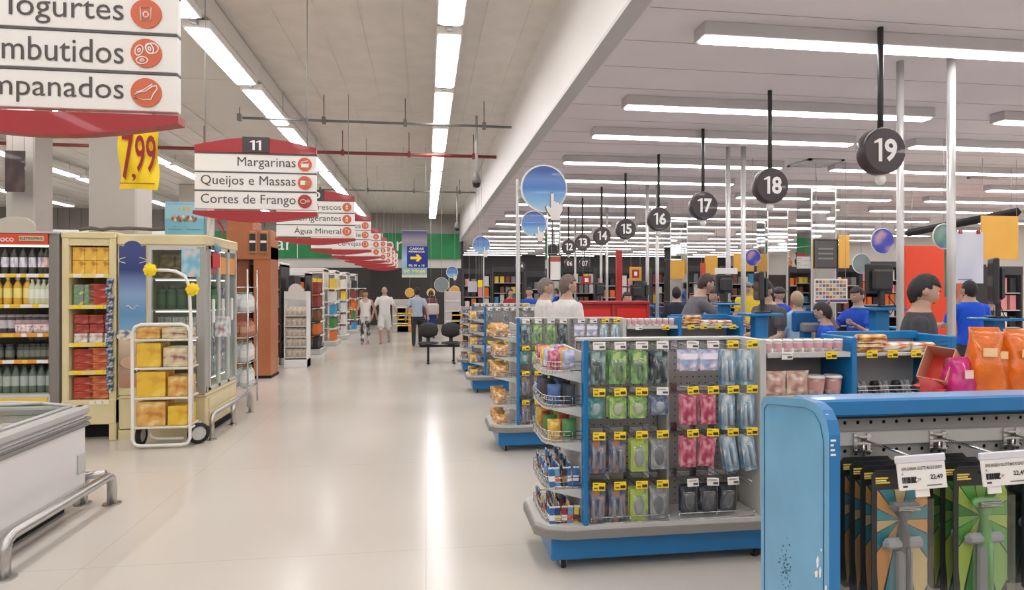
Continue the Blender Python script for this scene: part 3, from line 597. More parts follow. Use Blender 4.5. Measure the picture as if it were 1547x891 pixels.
gj = jar(.27, .05, C(40, 96, 50), C(30, 70, 36), C(70, 120, 70)); bg = carton(.15, .14, .13, print_mat('carton_choc', [(150, 112, 50), (200, 160, 60), (120, 80, 40)], 3)); pk = carton(.1, .14, .22, print_mat('tub_pink', [(214, 120, 170), (236, 220, 230), (240, 230, 240)], 3)); vg = carton(.14, .13, .24, print_mat('bag_violet', [(170, 130, 190), (240, 236, 244), (214, 170, 204), (120, 130, 176)], 5)); gr = carton(.14, .13, .23, print_mat('bag_grey', [(206, 210, 214), (232, 228, 220), (170, 180, 190), (206, 110, 110)], 5))
for i in range(3): put('carton', bg, 'gold carton, %s from left, lower layer, top shelf of glass freezer' % ORD[i], 'box', (XC(236) + i * .17, Yc + .2, fsz[0]), 'gold cartons in the glass freezer'); put('carton', bg, 'gold carton, %s from left, upper layer, top shelf of glass freezer' % ORD[i], 'box', (XC(240) + i * .165, Yc + .22, fsz[0] + .132), 'stacked gold cartons in the freezer')
for i in range(2): put('carton', pk, 'pink and white tub, %s beside the gold cartons in the glass freezer' % ORD[i], 'box', (XC(283) + i * .11, Yc + .2, fsz[0]), 'pink tubs in the glass freezer')
for i in range(6): put('jar', gj, 'green jar, %s from left, second shelf of the glass freezer' % ORD[i], 'jar', (XC(233) + i * .108, Yc + .2, fsz[1]), 'green jars in the glass freezer')
for i in range(5): put('bag', gr, 'grey packet, %s from left, third shelf of the glass freezer' % ORD[i], 'bag', (XC(236) + i * .15, Yc + .22, fsz[2]), 'grey packets in the glass freezer')
for k, z in enumerate(fsz):
    for j in range(5 if k < 5 else 4):
        put('frozen_bag', vg if (j + k) % 2 else gr, '%s frozen bag, %s from the corner, %s shelf down behind the side doors' % ('violet' if (j + k) % 2 else 'grey', ORD[j], ORD[k]), 'bag', (xb - .15, Yc + .2 + j * .165, z), 'frozen bags behind the side doors, shelf %s %d' % (ORD[k], (j + k) % 2))
# posters and objects on the freezer
px0, px1 = XC(181), XC(221); Wp = px1 - px0; z0, z1 = ZC(585, 200), ZC(365, 200)
t = T('decal_poster', 'tall blue poster with pale cloud and white scrolls on the freezer front', 'poster', (px0, Yc - .012, z0)); Hh = z1 - z0
pts = [(0, 0), (Wp, 0), (Wp, Hh - .09)] + [(Wp - .0, Hh - .04), (Wp * .86, Hh - .05)] + [(Wp * .5 + Wp * .34 * math.cos(a), Hh - .06 + .07 * math.sin(a)) for a in [k * PI / 8 for k in range(9)]] + [(Wp * .14, Hh - .05), (0, Hh - .04)]
O('sheet', MB().prism(pts, -.004, .002, smooth(print_mat('poster_print', [((196, 130, 96), 0), ((176, 150, 130), .17), ((226, 200, 160), .33), ((120, 176, 220), .37), ((84, 150, 210), .5), ((130, 170, 220), .63), ((96, 120, 190), .74), ((40, 60, 140), .8), ((60, 76, 150), .93)], kind='Z'))), t)
for sx in (-1, 1): O('scroll', MB().tube([(Wp / 2 + sx * (.07 + .07 * math.sin(k)), -.006, Hh - .17 - .02 * k) for k in [j * .35 for j in range(10)]], .004, WHITE, 5), t)
O('scroll', MB().tube([(Wp * .25 + Wp * .05 * k, -.006, Hh * .55 + .02 * math.sin(k * .9)) for k in range(11)], .004, WHITE, 5), t)
O('picture', MB().ell((Wp * .2, -.006, Hh * .36), (.09, .004, .06), print_mat('cheese_pic', [(236, 214, 180), (70, 110, 170), (240, 236, 230)], 3)).ell((Wp * .75, -.006, Hh * .345), (.1, .004, .05), C(226, 196, 160)).ell((Wp * .45, -.006, Hh * .17), (.12, .004, .07), C(216, 170, 130)), t)
O('badge', MB().box(Wp * .55, Wp * .8, -.007, -.004, Hh * .1, Hh * .16, C(50, 60, 84)), t); text('f', t, (Wp * .68, -.009, Hh * .13), h=.06, mat=TXTW, bold=.03)
t = T('window_sticker', 'light blue square sticker in the top corner of the freezer window', 'sticker', (XC(275), Yc - .018, ZC(418, 290))); O('sheet', MB().box(0, XC(303) - XC(275), 0, .004, 0, ZC(376, 290) - ZC(418, 290), print_mat('sticker_blue', [(120, 190, 220), (150, 206, 230), (230, 190, 170), (110, 180, 216)], 4)), t)
t = T('hanging_tag', 'red card flag hanging from the top corner of the freezer side', 'tag', (xb + .03, Yc + .12, ZC(403, 330))); O('card', MB().box(0, .006, 0, .24, 0, .16, M('flag_red', (206, 40, 40), .5)), t); O('ball', MB().ell((0.01, .12, .22), (.03, .08, .05), C(110, 160, 200)), t)
zt0 = zf + .05; t = T('promo_box', 'pale blue promotional box with food picture standing on the freezer', 'box', (XC(243), Yc + .1, zt0)); w_ = XC(303) - XC(243); h_ = ZC(303, 270) - zt0
O('box', MB().bbox(0, w_, 0, .16, 0, h_, print_mat('promo_blue', [((110, 190, 222), 0), ((146, 208, 232), .5), ((124, 196, 226), .9)], kind='Z'), .004), t)
fo = MB(); cols = [(200, 60, 50), (226, 160, 80), (236, 226, 210), (100, 150, 70), (196, 90, 110)]
for k in range(16): fo.ell((w_ * .5 + (k - 7.5) * .016, -.006, h_ * .5 + .02 * math.sin(k * 2.1)), (.014, .004, .02), C(*cols[k % 5]))
O('food_picture', fo, t); text('+ 200', t, (w_ * .5, -.006, h_ * .8), h=.045, mat=C(236, 190, 90), bold=.03)
O('small_print', MB().box(w_ * .1, w_ * .42, -.003, 0, h_ * .17, h_ * .19, C(90, 150, 180)).box(w_ * .55, w_ * .9, -.003, 0, h_ * .17, h_ * .19, C(90, 150, 180)).box(w_ * .2, w_ * .3, -.003, 0, h_ * .26, h_ * .28, C(90, 150, 180)), t)
t = T('price_card', 'white upright card beside the promotional box on the freezer', 'card', (XC(307), Yc + .12, zt0)); O('card', MB().box(0, .07, 0, .03, 0, .3, print_mat('card_print', [(236, 232, 226), (226, 190, 160), (240, 236, 230)], 3)), t)
t = T('red_ribbon', 'curled red ribbon hanging over the freezer roof corner', 'ribbon', (XC(320), Yc + .25, zt0)); O('ribbon', MB().tube([(.04 * math.sin(k * .9), .01 * k, .0 + .04 * k) for k in range(9)], .03, M('ribbon_red', (206, 40, 44), .4), 6, flat=.3), t)
t = T('cable_bundle', 'thin dark cables and conduit lying along the cream cabinet roof', 'cable', (XC(96), Yc + .3, zc2 + .04)); O('cable', MB().tube([(k * .11, .05 * math.sin(k), .02 + .025 * abs(math.sin(k * 1.7))) for k in range(11)], .022, M('cable_grey', (96, 92, 88), .6), 6), t)
t = T('arched_panel', 'beige arched headboard panel on top of the Coco cooler', 'panel', (XY(22, 7.6), 7.6, ztop)); O('panel', MB().prism([(-.2, 0), (.2, 0)] + [(.2 * math.cos(a), .1 + .1 * math.sin(a)) for a in [k * PI / 12 for k in range(13)]], 0, .03, C(206, 196, 176)), t)
# guard rails
def guard(X, ys, z, r, label, ends=0):
    t = T('guard_rail', label, 'rail', (X, ys[0], 0)); L = ys[-1] - ys[0]; b = .07
    pts = [(0, 0, .004), (0, 0, z - b), (0, b * .3, z - b * .3), (0, b, z), (0, L - b, z), (0, L - b * .3, z - b * .3), (0, L, z - b), (0, L, .004)]
    O('tube', MB().tube(pts, r, STEEL, 12), t)
    for y in ys[1:-1]: O('post', MB().tube([(0, y - ys[0], .004), (0, y - ys[0], z)], r, STEEL, 10), t)
    for y in ys: O('foot_plate', cyl(r * 1.9, 0, .008, STEEL, 14), t, (0, y - ys[0], 0))
    if ends: O('return_tube', MB().tube([(-.22, L + .03, .004), (-.22, L + .03, z - b), (-.22 + b * .4, L + .03, z - .01), (-.06, L + .02, z)], r, STEEL, 10), t); O('foot_plate', cyl(r * 1.9, 0, .008, STEEL, 14), t, (-.22, L + .03, 0))
guard(-2.3, (7.2, 7.95, 8.7), .27, .026, 'steel floor guard rail along the glass door freezer')
guard(-2.37, (3.92, 5.16), .225, .034, 'thick steel floor guard rail around the white island freezer', 1)
# ------------------------------------------------------------------ island freezer
t = T('island_freezer', 'white island chest freezer with sliding glass lids in the lower left corner', 'freezer', (-3.45, 2.3, 0)); W, L = .92, 2.82
IW = M('freezer_white', (222, 219, 217), .3, coat=.3)
O('body', MB().bbox(0, W, 0, L, .14, .7, IW, .02), t); O('skirt', MB().bbox(.02, W + .004, .02, L - .03, .1, .2, LGREY, .008).box(.1, W - .1, .1, L - .1, 0, .1, DARK), t)
O('bumper', MB().bbox(-.02, W + .022, -.02, L + .022, .612, .642, BUMPER, .01), t); O('bumper', MB().bbox(-.02, W + .028, -.02, L + .028, .655, .678, BUMPER, .01), t)
rim = MB()
for (a, b_, c_, e_) in ((0, .07, 0, L), (W - .07, W + .02, 0, L + .02), (0, W, 0, .07), (0, W, L - .07, L + .02)): rim.bbox(a, b_, c_, e_, .7, .765, M('rim_grey', (186, 184, 182), .4), .015)
O('rim', rim, t); O('vent_plate', MB().bbox(W, W + .008, L - .13, L - .02, .28, .42, LGREY, .004), t)
O('inside', MB().box(.08, W - .08, .08, L - .08, .701, .712, M('frozen_dark', (150, 142, 132), .5, noise=.2, nscale=9)), t)
def lid(y0, y1, z, m):
    vs = []; fs = []; n = 8
    for i in range(n + 1):
        u = i / n; x_ = .06 + (W - .12) * u; zz = z + .035 * math.sin(PI * u)
        vs += [(x_, y0, zz), (x_, y1, zz)]
    for i in range(n): fs.append((2 * i, 2 * i + 2, 2 * i + 3, 2 * i + 1))
    return MB().add(vs, fs, m, True), [(v[0], v[1], v[2]) for v in vs]
for (y0, y1, z) in ((.1, 1.05, .775), (.95, 1.95, .79), (1.85, L - .09, .775)):
    g, vs = lid(y0, y1, z, GLASS); o = O('glass_lid', g, t); fr = MB()
    fr.tube(vs[0::2], .014, LGREY, 6).tube(vs[1::2], .014, LGREY, 6).tube([vs[0], vs[1]], .012, LGREY, 6).tube([vs[-2], vs[-1]], .012, LGREY, 6)
    fr.tube([(.2 + .05 * k, y1 - .06 - .05 * math.sin(PI * k / 10), z + .04) for k in range(11)], .012, LGREY, 6); O('lid_frame', fr, o)
ip = carton(.17, .2, .03, print_mat('frozen_pack', [(206, 196, 180), (170, 120, 90), (226, 220, 210)], 3))
for i in range(3):
    for j in range(5): put('frozen_pack', ip, 'flat frozen pack, %s across, %s along inside the island freezer' % (ORD[i], ORD[j]), 'box', (-3.45 + .22 + i * .24, 2.5 + j * .48, .7125), 'flat packs in the island freezer', random.uniform(-.2, .2))
# ------------------------------------------------------------------ trolley with yellow boxes
Yt = 6.86; xa, xb = XY(200, Yt), XY(287, Yt); Wt = xb - xa
tr = T('stock_trolley', 'white tubular stock trolley with shelves and black wheels loaded with yellow boxes', 'trolley', (xa, Yt, 0)); zz = lambda py: ZY(245, py, Yt)
TW = M('trolley_white', (238, 235, 230), .35); ztp = zz(490); c = .08
O('frame', MB().tube([(c, 0, .035), (c * .3, 0, .05), (0, 0, c + .02), (0, 0, ztp - c), (c * .3, 0, ztp - c * .3), (c, 0, ztp), (Wt - c, 0, ztp), (Wt - c * .3, 0, ztp - c * .3), (Wt, 0, ztp - c), (Wt, 0, c + .02), (Wt - c * .3, 0, .05), (Wt - c, 0, .035)], .017, TW, 8, closed=True), tr)
zh = zz(408); hx = XY(228, Yt) - xa
O('handle_frame', MB().tube([(hx, .03, zh), (hx + .15, .03, zh + .0), (Wt - .15, .03, zh - .01), (Wt - .06, .03, zh - .06), (Wt - .02, .03, zh - .16), (Wt + .0, .03, ztp), (Wt + .01, .03, .3)], .017, TW, 8), tr)
O('side_frame', MB().tube([(.0, 0, .2), (0, .3, .2)], .013, TW, 6).tube([(Wt, 0, .2), (Wt, .3, .2)], .013, TW, 6).tube([(.12, .1, .2), (.14, .1, .1), (.2, .1, .08), (Wt - .1, .1, .08)], .014, TW, 6), tr)
levels = [zz(v) for v in (644, 600, 555, 512)]
for z in levels: O('shelf', MB().bbox(.015, Wt - .015, -.012, .3, z - .022, z, M('shelf_white', (226, 220, 206), .45), .006), tr)
wmx = Matrix.Translation((0, 0, 0)) @ Matrix.Rotation(R(90), 4, 'Y')
for (x_, nm) in ((.02, 0), (Wt + .03, 1)):
    o = O('wheel', MB().lathe([(.075, -.022), (.105, -.02), (.112, 0), (.105, .02), (.075, .022)], RUB, 20, caps=False, mx=Matrix.Rotation(R(90) if not nm else R(35), 4, 'Y' if not nm else 'Z') @ (Matrix.Identity(4) if not nm else Matrix.Rotation(R(90), 4, 'X'))), tr, (x_, .16, .113))
    O('hub', MB().lathe([(.072, -.012), (.072, .012)], LGREY, 16, mx=Matrix.Rotation(R(90) if not nm else R(35), 4, 'Y' if not nm else 'Z') @ (Matrix.Identity(4) if not nm else Matrix.Rotation(R(90), 4, 'X'))), o)
for (x_, z) in ((hx - .0, zh), (Wt + .03, zz(437))):
    fl = MB()
    for k in range(8): a = k * PI / 4; fl.ell((.045 * math.cos(a), 0, .045 * math.sin(a)), (.026, .012, .026), YEL, 8, 5)
    fl.ell((0, -.006, 0), (.05, .012, .05), YEL, 10, 5); O('grip_cap', fl, tr, (x_, -.02, z))
ym = print_mat('crate_yellow', [(240, 186, 20), (246, 200, 50), (226, 160, 20), (240, 186, 20)], 3); om = print_mat('crate_orange', [(226, 160, 50), (206, 120, 40), (236, 200, 120), (226, 170, 70)], 4); bm_ = print_mat('crate_pale', [(222, 196, 130), (200, 190, 170), (180, 90, 60), (232, 214, 170)], 4)
for k, z in enumerate(levels):
    hgt = [.25, .26, .25, .13][k]; wl = Wt * (.5, .5, .42, .4)[k]
    nmk = ['bottom', 'second', 'third', 'top'][k]
    put('crate', MB().bbox(0, wl, 0, .26, 0, hgt, (om, ym, ym, om)[k], .008).mesh('crate'), '%s yellow box on the left of the %s trolley shelf' % (('amber', 'bright', 'bright', 'dull')[k], nmk), 'box', (xa + .03, Yt + .01, z + .001), None)
    put('crate', MB().bbox(0, Wt - wl - .08, 0, .24, 0, hgt * .8, (ym, om, bm_, bm_)[k], .008).mesh('crate'), '%s box on the right of the %s trolley shelf' % (('yellow', 'orange', 'pale', 'beige')[k], nmk), 'box', (xa + wl + .05, Yt + .02, z + .001), None)
for o in bpy.data.objects:
    if o.name.startswith('crate') and 'group' not in o: o['group'] = 'boxes on the trolley'
# ------------------------------------------------------------------ wooden kiosk
WOOD = M('kiosk_wood', (180, 110, 72), .4, noise=.12, nscale=2.2); WOODD = M('kiosk_wood_dark', (138, 82, 56), .45, noise=.1, nscale=2)
Yk = 12.0; ks = T('wooden_kiosk', 'reddish brown wooden kiosk portal beyond the glass freezer', 'kiosk', (XY(346, Yk), Yk, 0)); X_ = lambda p: XY(p, Yk) - XY(346, Yk); Z_ = lambda p: ZY(390, p, Yk)
O('post', MB().bbox(X_(385), X_(411), -.1, .5, 0, Z_(372), WOOD, .01), ks); O('post', MB().bbox(X_(346), X_(376), 0, .5, 0, Z_(385), WOODD, .01), ks)
O('lintel', MB().bbox(X_(345), X_(411), -.12, .5, Z_(392), Z_(348), WOOD, .01).bbox(X_(345), X_(384), -.1, .5, Z_(350), Z_(334), WOOD, .01), ks)
for a, b_ in ((379, 391), (395, 408)):
    o = O('frame', MB().bbox(X_(a), X_(b_), -.16, -.12, Z_(384), Z_(350), M('frame_wood', (176, 130, 92), .4), .02), ks); O('board', MB().box(X_(a + 1.6), X_(b_ - 1.6), -.166, -.16, Z_(380), Z_(354), M('chalk_black', (44, 42, 42), .5)), o)
    O('chalk_strokes', MB().box((X_(a) + X_(b_)) / 2 - .05, (X_(a) + X_(b_)) / 2 + .05, -.17, -.166, Z_(366) - .02, Z_(366) + .02, TXTW), o)
O('inner_shelf', MB().box(X_(377), X_(386), .1, .45, 0, Z_(400), DARK), ks)
O('base_strip', MB().box(X_(384), X_(412), -.11, .5, 0, .05, DARK), ks)
# wire rack between freezer and kiosk
wr = T('wire_rack', 'chrome wire rack with clear bottles between the glass freezer and kiosk', 'rack', (-2.86, 9.1, 0))
for (x_, y_) in ((0, 0), (.42, 0), (0, .5), (.42, .5)): O('post', MB().tube([(x_, y_, 0), (x_, y_, 1.9)], .012, CHROME, 6), wr)
for z in (.25, .6, .95, 1.3, 1.65):
    b = MB().tube([(0, 0, z), (.42, 0, z), (.42, .5, z), (0, .5, z)], .008, CHROME, 5, closed=True)
    for k in range(1, 7): b.tube([(k * .06, 0, z), (k * .06, .5, z)], .004, CHROME, 4)
    O('wire_shelf', b, wr)
cb = bottle(.27, .05, C(206, 212, 210), C(120, 170, 130), C(232, 234, 232)); ob_ = bottle(.24, .05, C(190, 110, 80), C(200, 60, 40), C(216, 150, 110))
for k, z in enumerate((.26, .61, .96, 1.31)):
    for j in range(4):
        for i in range(2): put('bottle', ob_ if k == 2 else cb, '%s bottle, %s column, %s back, %s shelf up of the chrome wire rack' % ('brown' if k == 2 else 'clear', ORD[i], ORD[j], ORD[k]), 'bottle', (-2.64 + i * .13, 9.17 + j * .12, z), 'bottles on the wire rack, level %s' % ORD[k])
# ------------------------------------------------------------------ checkout gondolas on castors
PEGM = M('pegboard_grey', (158, 156, 153), .45, noise=.03, nscale=6)
def pegboard(w_, h_, pitch=.04, r=.0045, m=PEGM, t_=.006):
    """sheet with real punched holes, facing -Y, a dark cavity behind"""
    nx, nz = int(w_ / pitch), int(h_ / pitch); px, pz = w_ / nx, h_ / nz; vs = []; fs = []
    for i in range(nx):
        for j in range(nz):
            o = len(vs); cx_, cz_ = (i + .5) * px, (j + .5) * pz
            vs += [(i * px, 0, j * pz), (cx_, 0, j * pz), ((i + 1) * px, 0, j * pz), ((i + 1) * px, 0, cz_), ((i + 1) * px, 0, (j + 1) * pz), (cx_, 0, (j + 1) * pz), (i * px, 0, (j + 1) * pz), (i * px, 0, cz_)]
            for k in range(8): a = R(-135 + 45 * k); vs.append((cx_ + r * math.cos(a), 0, cz_ + r * math.sin(a)))
            for k in range(8): q = (k + 1) % 8; fs.append((o + k, o + q, o + 8 + q, o + 8 + k))
    b = MB().add(vs, fs, m); b.box(0, w_, t_ + .004, t_ + .01, 0, h_, DARK); return b
TAGY = MB().bbox(-.036, .036, -.004, 0, -.045, 0, YEL, .002).box(-.03, -.005, -.006, -.004, -.012, -.008, C(90, 80, 20)).box(.0, .03, -.006, -.004, -.036, -.02, C(60, 50, 20)).box(-.03, -.008, -.006, -.004, -.036, -.028, C(120, 100, 30)).mesh('price_tag')
TAGW = MB().bbox(-.036, .036, -.004, 0, -.045, 0, WHITE, .002).box(-.03, .02, -.006, -.004, -.014, -.01, C(110, 110, 110)).box(.0, .03, -.006, -.004, -.036, -.024, C(80, 80, 80)).mesh('price_tag')
HOOK = MB().tube([(0, 0, 0), (0, -.26, 0), (0, -.275, .012)], .0028, CHROME, 5).tube([(0, 0, .03), (0, -.29, .03)], .0022, CHROME, 5).box(-.02, .02, -.008, 0, -.012, .04, CHROME).mesh('hook')
GX = .90                      # aisle end of every gondola
secs = [(.03, .545), (.565, 1.09), (1.14, 1.68), (1.74, 2.35)]
RZ = [1.262, .995, .744, .455]
HX = [[.085, .21, .34, .465], [.65, .775, .9, 1.02]]
bl_w = MB().tube([(.02, 0, 0), (.49, 0, 0)], .003, CHROME, 5).tube([(.02, 0, .035), (.49, 0, .035)], .003, CHROME, 5).tube([(.02, 0, 0), (.02, 0, .035)], .003, CHROME, 5).tube([(.49, 0, 0), (.49, 0, .035)], .003, CHROME, 5).tube([(.255, 0, 0), (.255, 0, .035)], .003, CHROME, 5).mesh('wire_fence')
def basket_mesh():
    W_, D_ = .215, .5; out = [(0, 0), (-W_ * .72, 0), (-W_ * .93, .04), (-W_, .1), (-W_, D_ - .1), (-W_ * .93, D_ - .04), (-W_ * .72, D_), (0, D_)]
    tray = MB().prism(out, -.028, -.016, LGREY, 'Z').prism([(0, -.075), (0, -.028), (-W_ * .8, -.028)], .0, .01, LGREY, 'Y').prism([(0, -.075), (0, -.028), (-W_ * .8, -.028)], D_ - .01, D_, LGREY, 'Y')
    wire = MB()
    for z in (.0, .05): wire.tube([(a, b_, z) for a, b_ in out], .003, CHROME, 5)
    wire.tube([(a * .99, b_ * .99, .026) for a, b_ in out], .002, CHROME, 5)
    for i in range(len(out) - 1):
        for k in range(3): u = k / 3; a = out[i][0] * (1 - u) + out[i + 1][0] * u; c_ = out[i][1] * (1 - u) + out[i + 1][1] * u; wire.tube([(a, c_, -.016), (a, c_, .05)], .0018, CHROME, 4)
    return tray.mesh('tray'), wire.mesh('wire_basket')
TRAY, WIREB = basket_mesh()
BZ = [1.165, .965, .76, .49, .262]
def gondola(Y0, label):
    g = T('checkout_gondola', label, 'display', (GX, Y0, 0), group='blue gondolas on castors at the checkouts'); L = 2.40; D = .62
    base = [(.02, -.0), (-.1, .0), (-.2, .04), (-.26, .12), (-.26, D - .12), (-.2, D - .04), (-.1, D), (L, D), (L, 0)]
    O('deck', MB().prism(base, .25, .275, LGREY, 'Z'), g)
    gb = lambda s: [(x * 1.0 - (s if x < 0 else 0), y + (-s if y < D / 2 else s)) for x, y in base]
    O('bumper', MB().prism(gb(.012), .205, .252, BUMPER, 'Z'), g)
    O('kick_panel', MB().bbox(-.18, L, .05, D - .05, .062, .205, BLUE, .008), g)
    for x_, y_ in ((-.1, .1), (-.1, D - .1), (L - .1, .1), (L - .1, D - .1), (1.1, .1)):
        o = O('castor', MB().lathe([(.03, -.012), (.03, .012)], RUB, 14, mx=Matrix.Rotation(R(90), 4, 'Y')).box(-.018, -.013, -.012, .02, -.01, .035, STEEL).box(.013, .018, -.012, .02, -.01, .035, STEEL).box(-.02, .02, -.02, .02, .03, .036, STEEL), g, (x_, y_, .0305))
    O('end_post', MB().bbox(0, .028, .0, .06, .275, 1.345, BLUE, .005), g); O('end_panel', MB().box(.0, .02, .06, D, .275, 1.27, LGREY), g)
    O('divider_panel', MB().bbox(1.685, 1.72, .0, .315, .275, 1.345, BLUE, .005), g); O('divider_panel', MB().box(.546, .562, .12, .27, .275, 1.325, GREY), g); O('divider_panel', MB().bbox(1.095, 1.135, .02, .3, .275, 1.335, LGREY, .004), g)
    O('divider_panel', MB().bbox(2.36, 2.40, .0, .315, .275, 1.345, BLUE, .005), g)
    O('top_rail', MB().bbox(.028, 1.12, .26, .34, 1.315, 1.335, LGREY, .004), g); O('top_rail', MB().bbox(1.72, 2.36, .27, .31, 1.31, 1.36, BLUE, .004), g); O('core_panel', MB().box(.028, 2.36, .315, .33, .275, 1.315, GREY), g)
    for a, b_ in secs[:2]:
        O('pegboard', pegboard(b_ - a, 1.03), g, (a, .285, .278)); O('wire_fence', bl_w, g, (a, .02, .278))
    for si in (0, 1):
        for ri, z in enumerate(RZ):
            if ri: O('hook_bar', MB().bbox(secs[si][0], secs[si][1], .272, .282, z + .0, z + .03, LGREY, .003), g)
            for ci, x in enumerate(HX[si]):
                h = O('hook', HOOK, g, (x, .272, z + .012)); wt = (ri == 0 and not (si == 1 and ci > 1)) or (si, ri) == (1, 3) or (si, ri, ci) == (0, 1, 3)
                if (si, ri, ci) == (1, 3, 3): continue
                O('price_tag', TAGW if wt else TAGY, h, (0, -.292, .062), (R(-6), random.uniform(-.05, .05), random.uniform(-.08, .08)))
    for z in (1.255, .985, .7, .45):
        s = O('shelf', MB().bbox(1.14, 1.68, .02, .31, z - .02, z, LGREY, .004), g)
        O('price_strip', MB().box(1.14, 1.68, .01, .02, z - .03, z, LGREY), s)
        for x in (1.24, 1.42, 1.56) if z < 1.2 else (1.26, 1.55): O('price_tag', TAGW if x < 1.5 else TAGY, s, (x, .006, z + .004))
        s = O('shelf', MB().bbox(1.725, 2.355, .02, .31, z - .03, z - .01, LGREY, .004).tube([(1.73, .015, z + .03), (2.35, .015, z + .03)], .003, CHROME, 5).tube([(1.73, .015, z + .055), (2.35, .015, z + .055)], .003, CHROME, 5), g)
        for x in (1.82, 1.96, 2.12, 2.28): O('price_tag', TAGW if (x < 1.9 and z < 1.2) else TAGY, s, (x, .004, z + .006))
    for z in BZ: b_ = O('tray', TRAY, g, (0, .06, z)); O('wire_basket', WIREB, b_)
    return g
G1Y, G2Y = 3.53, 6.2
g1 = gondola(G1Y, 'blue and grey checkout gondola with end baskets, full of hanging packs, nearest complete one')
g2 = dup(g1, (GX, G2Y, 0), label='second blue and grey checkout gondola, with orange bread bags in its end baskets')
g3 = dup(g1, (GX, 9.75, 0), label='third blue checkout gondola, with yellow and violet packs in its end baskets'); g4 = dup(g1, (GX - .02, 12.1, 0), label='fourth and farthest blue checkout gondola, beside the black waiting seats')
for o in g4.children:
    if o.location.x and False: pass
# packs
def blister(w_, h_, card, prod, shape='oval', window=True):
    b = MB(); c = .008; d = .0015
    b.prism([(-w_ / 2 + c, 0), (w_ / 2 - c, 0), (w_ / 2, -c), (w_ / 2, -h_ + c), (w_ / 2 - c, -h_), (-w_ / 2 + c, -h_), (-w_ / 2, -h_ + c), (-w_ / 2, -c)], -d, d, card)
    zc_ = -h_ * .56
    if shape == 'oval': b.ell((0, -.004, zc_), (w_ * .3, .016, h_ * .3), prod, 10, 6)
    elif shape == 'long':
        b.ell((0, -.006, zc_ + h_ * .2), (w_ * .3, .014, h_ * .09), prod, 10, 6); b.tube([(0, -.008, zc_ + h_ * .12), (0, -.01, zc_ - h_ * .28)], .01, prod, 7, radii=[.006, .012])
    elif shape == 'two':
        for s in (-1, 1): b.tube([(s * w_ * .2, -.008, zc_ + h_ * .26), (s * w_ * .2, -.008, zc_ - h_ * .3)], .012, prod, 7, radii=[.007, .013])
    if window: b.add([(x, -.017 if abs(x) < w_ * .4 and z not in (-.2 * h_, -.92 * h_) else -.002, z) for x in (-w_ * .42, -w_ * .34, w_ * .34, w_ * .42) for z in (-.2 * h_, -.25 * h_, -.87 * h_, -.92 * h_)], [(i * 4 + j, i * 4 + j + 1, i * 4 + j + 5, i * 4 + j + 4) for i in range(3) for j in range(3)], CLEARP, True)
    return b.mesh('blister_pack')
def pillow(w_, h_, t_, m, band=None, z0=0.0, crimp=.9):
    """sealed bag, hanging down from z0 (or standing when h_ < 0 is given by the caller)"""
    b = MB(); nu, nv = 6, 7; vs = []; fs = []
    for s in (-1, 1):
        for j in range(nv + 1):
            for i in range(nu + 1):
                u, v = i / nu * 2 - 1, j / nv; f = max(0, (1 - u * u)) ** .6 * max(0, math.sin(PI * v)) ** .5
                vs.append((u * w_ / 2 * (1 - .06 * math.sin(PI * v)), s * t_ / 2 * f, z0 - h_ * v + .003 * math.sin(9 * u)))
    q = (nu + 1) * (nv + 1)
    for s in (0, 1):
        for j in range(nv):
            for i in range(nu):
                a = s * q + j * (nu + 1) + i; f = (a, a + 1, a + nu + 2, a + nu + 1); fs.append(f if s else f[::-1])
    if band:
        k = [f for f in fs if ((f[0] % q) // (nu + 1)) in (2, 3)]; o = [f for f in fs if f not in k]; b.add(vs, o, m, True); b.add(vs, k, band, True)
    else: b.add(vs, fs, m, True)
    return b.mesh('bag')
PM = print_mat
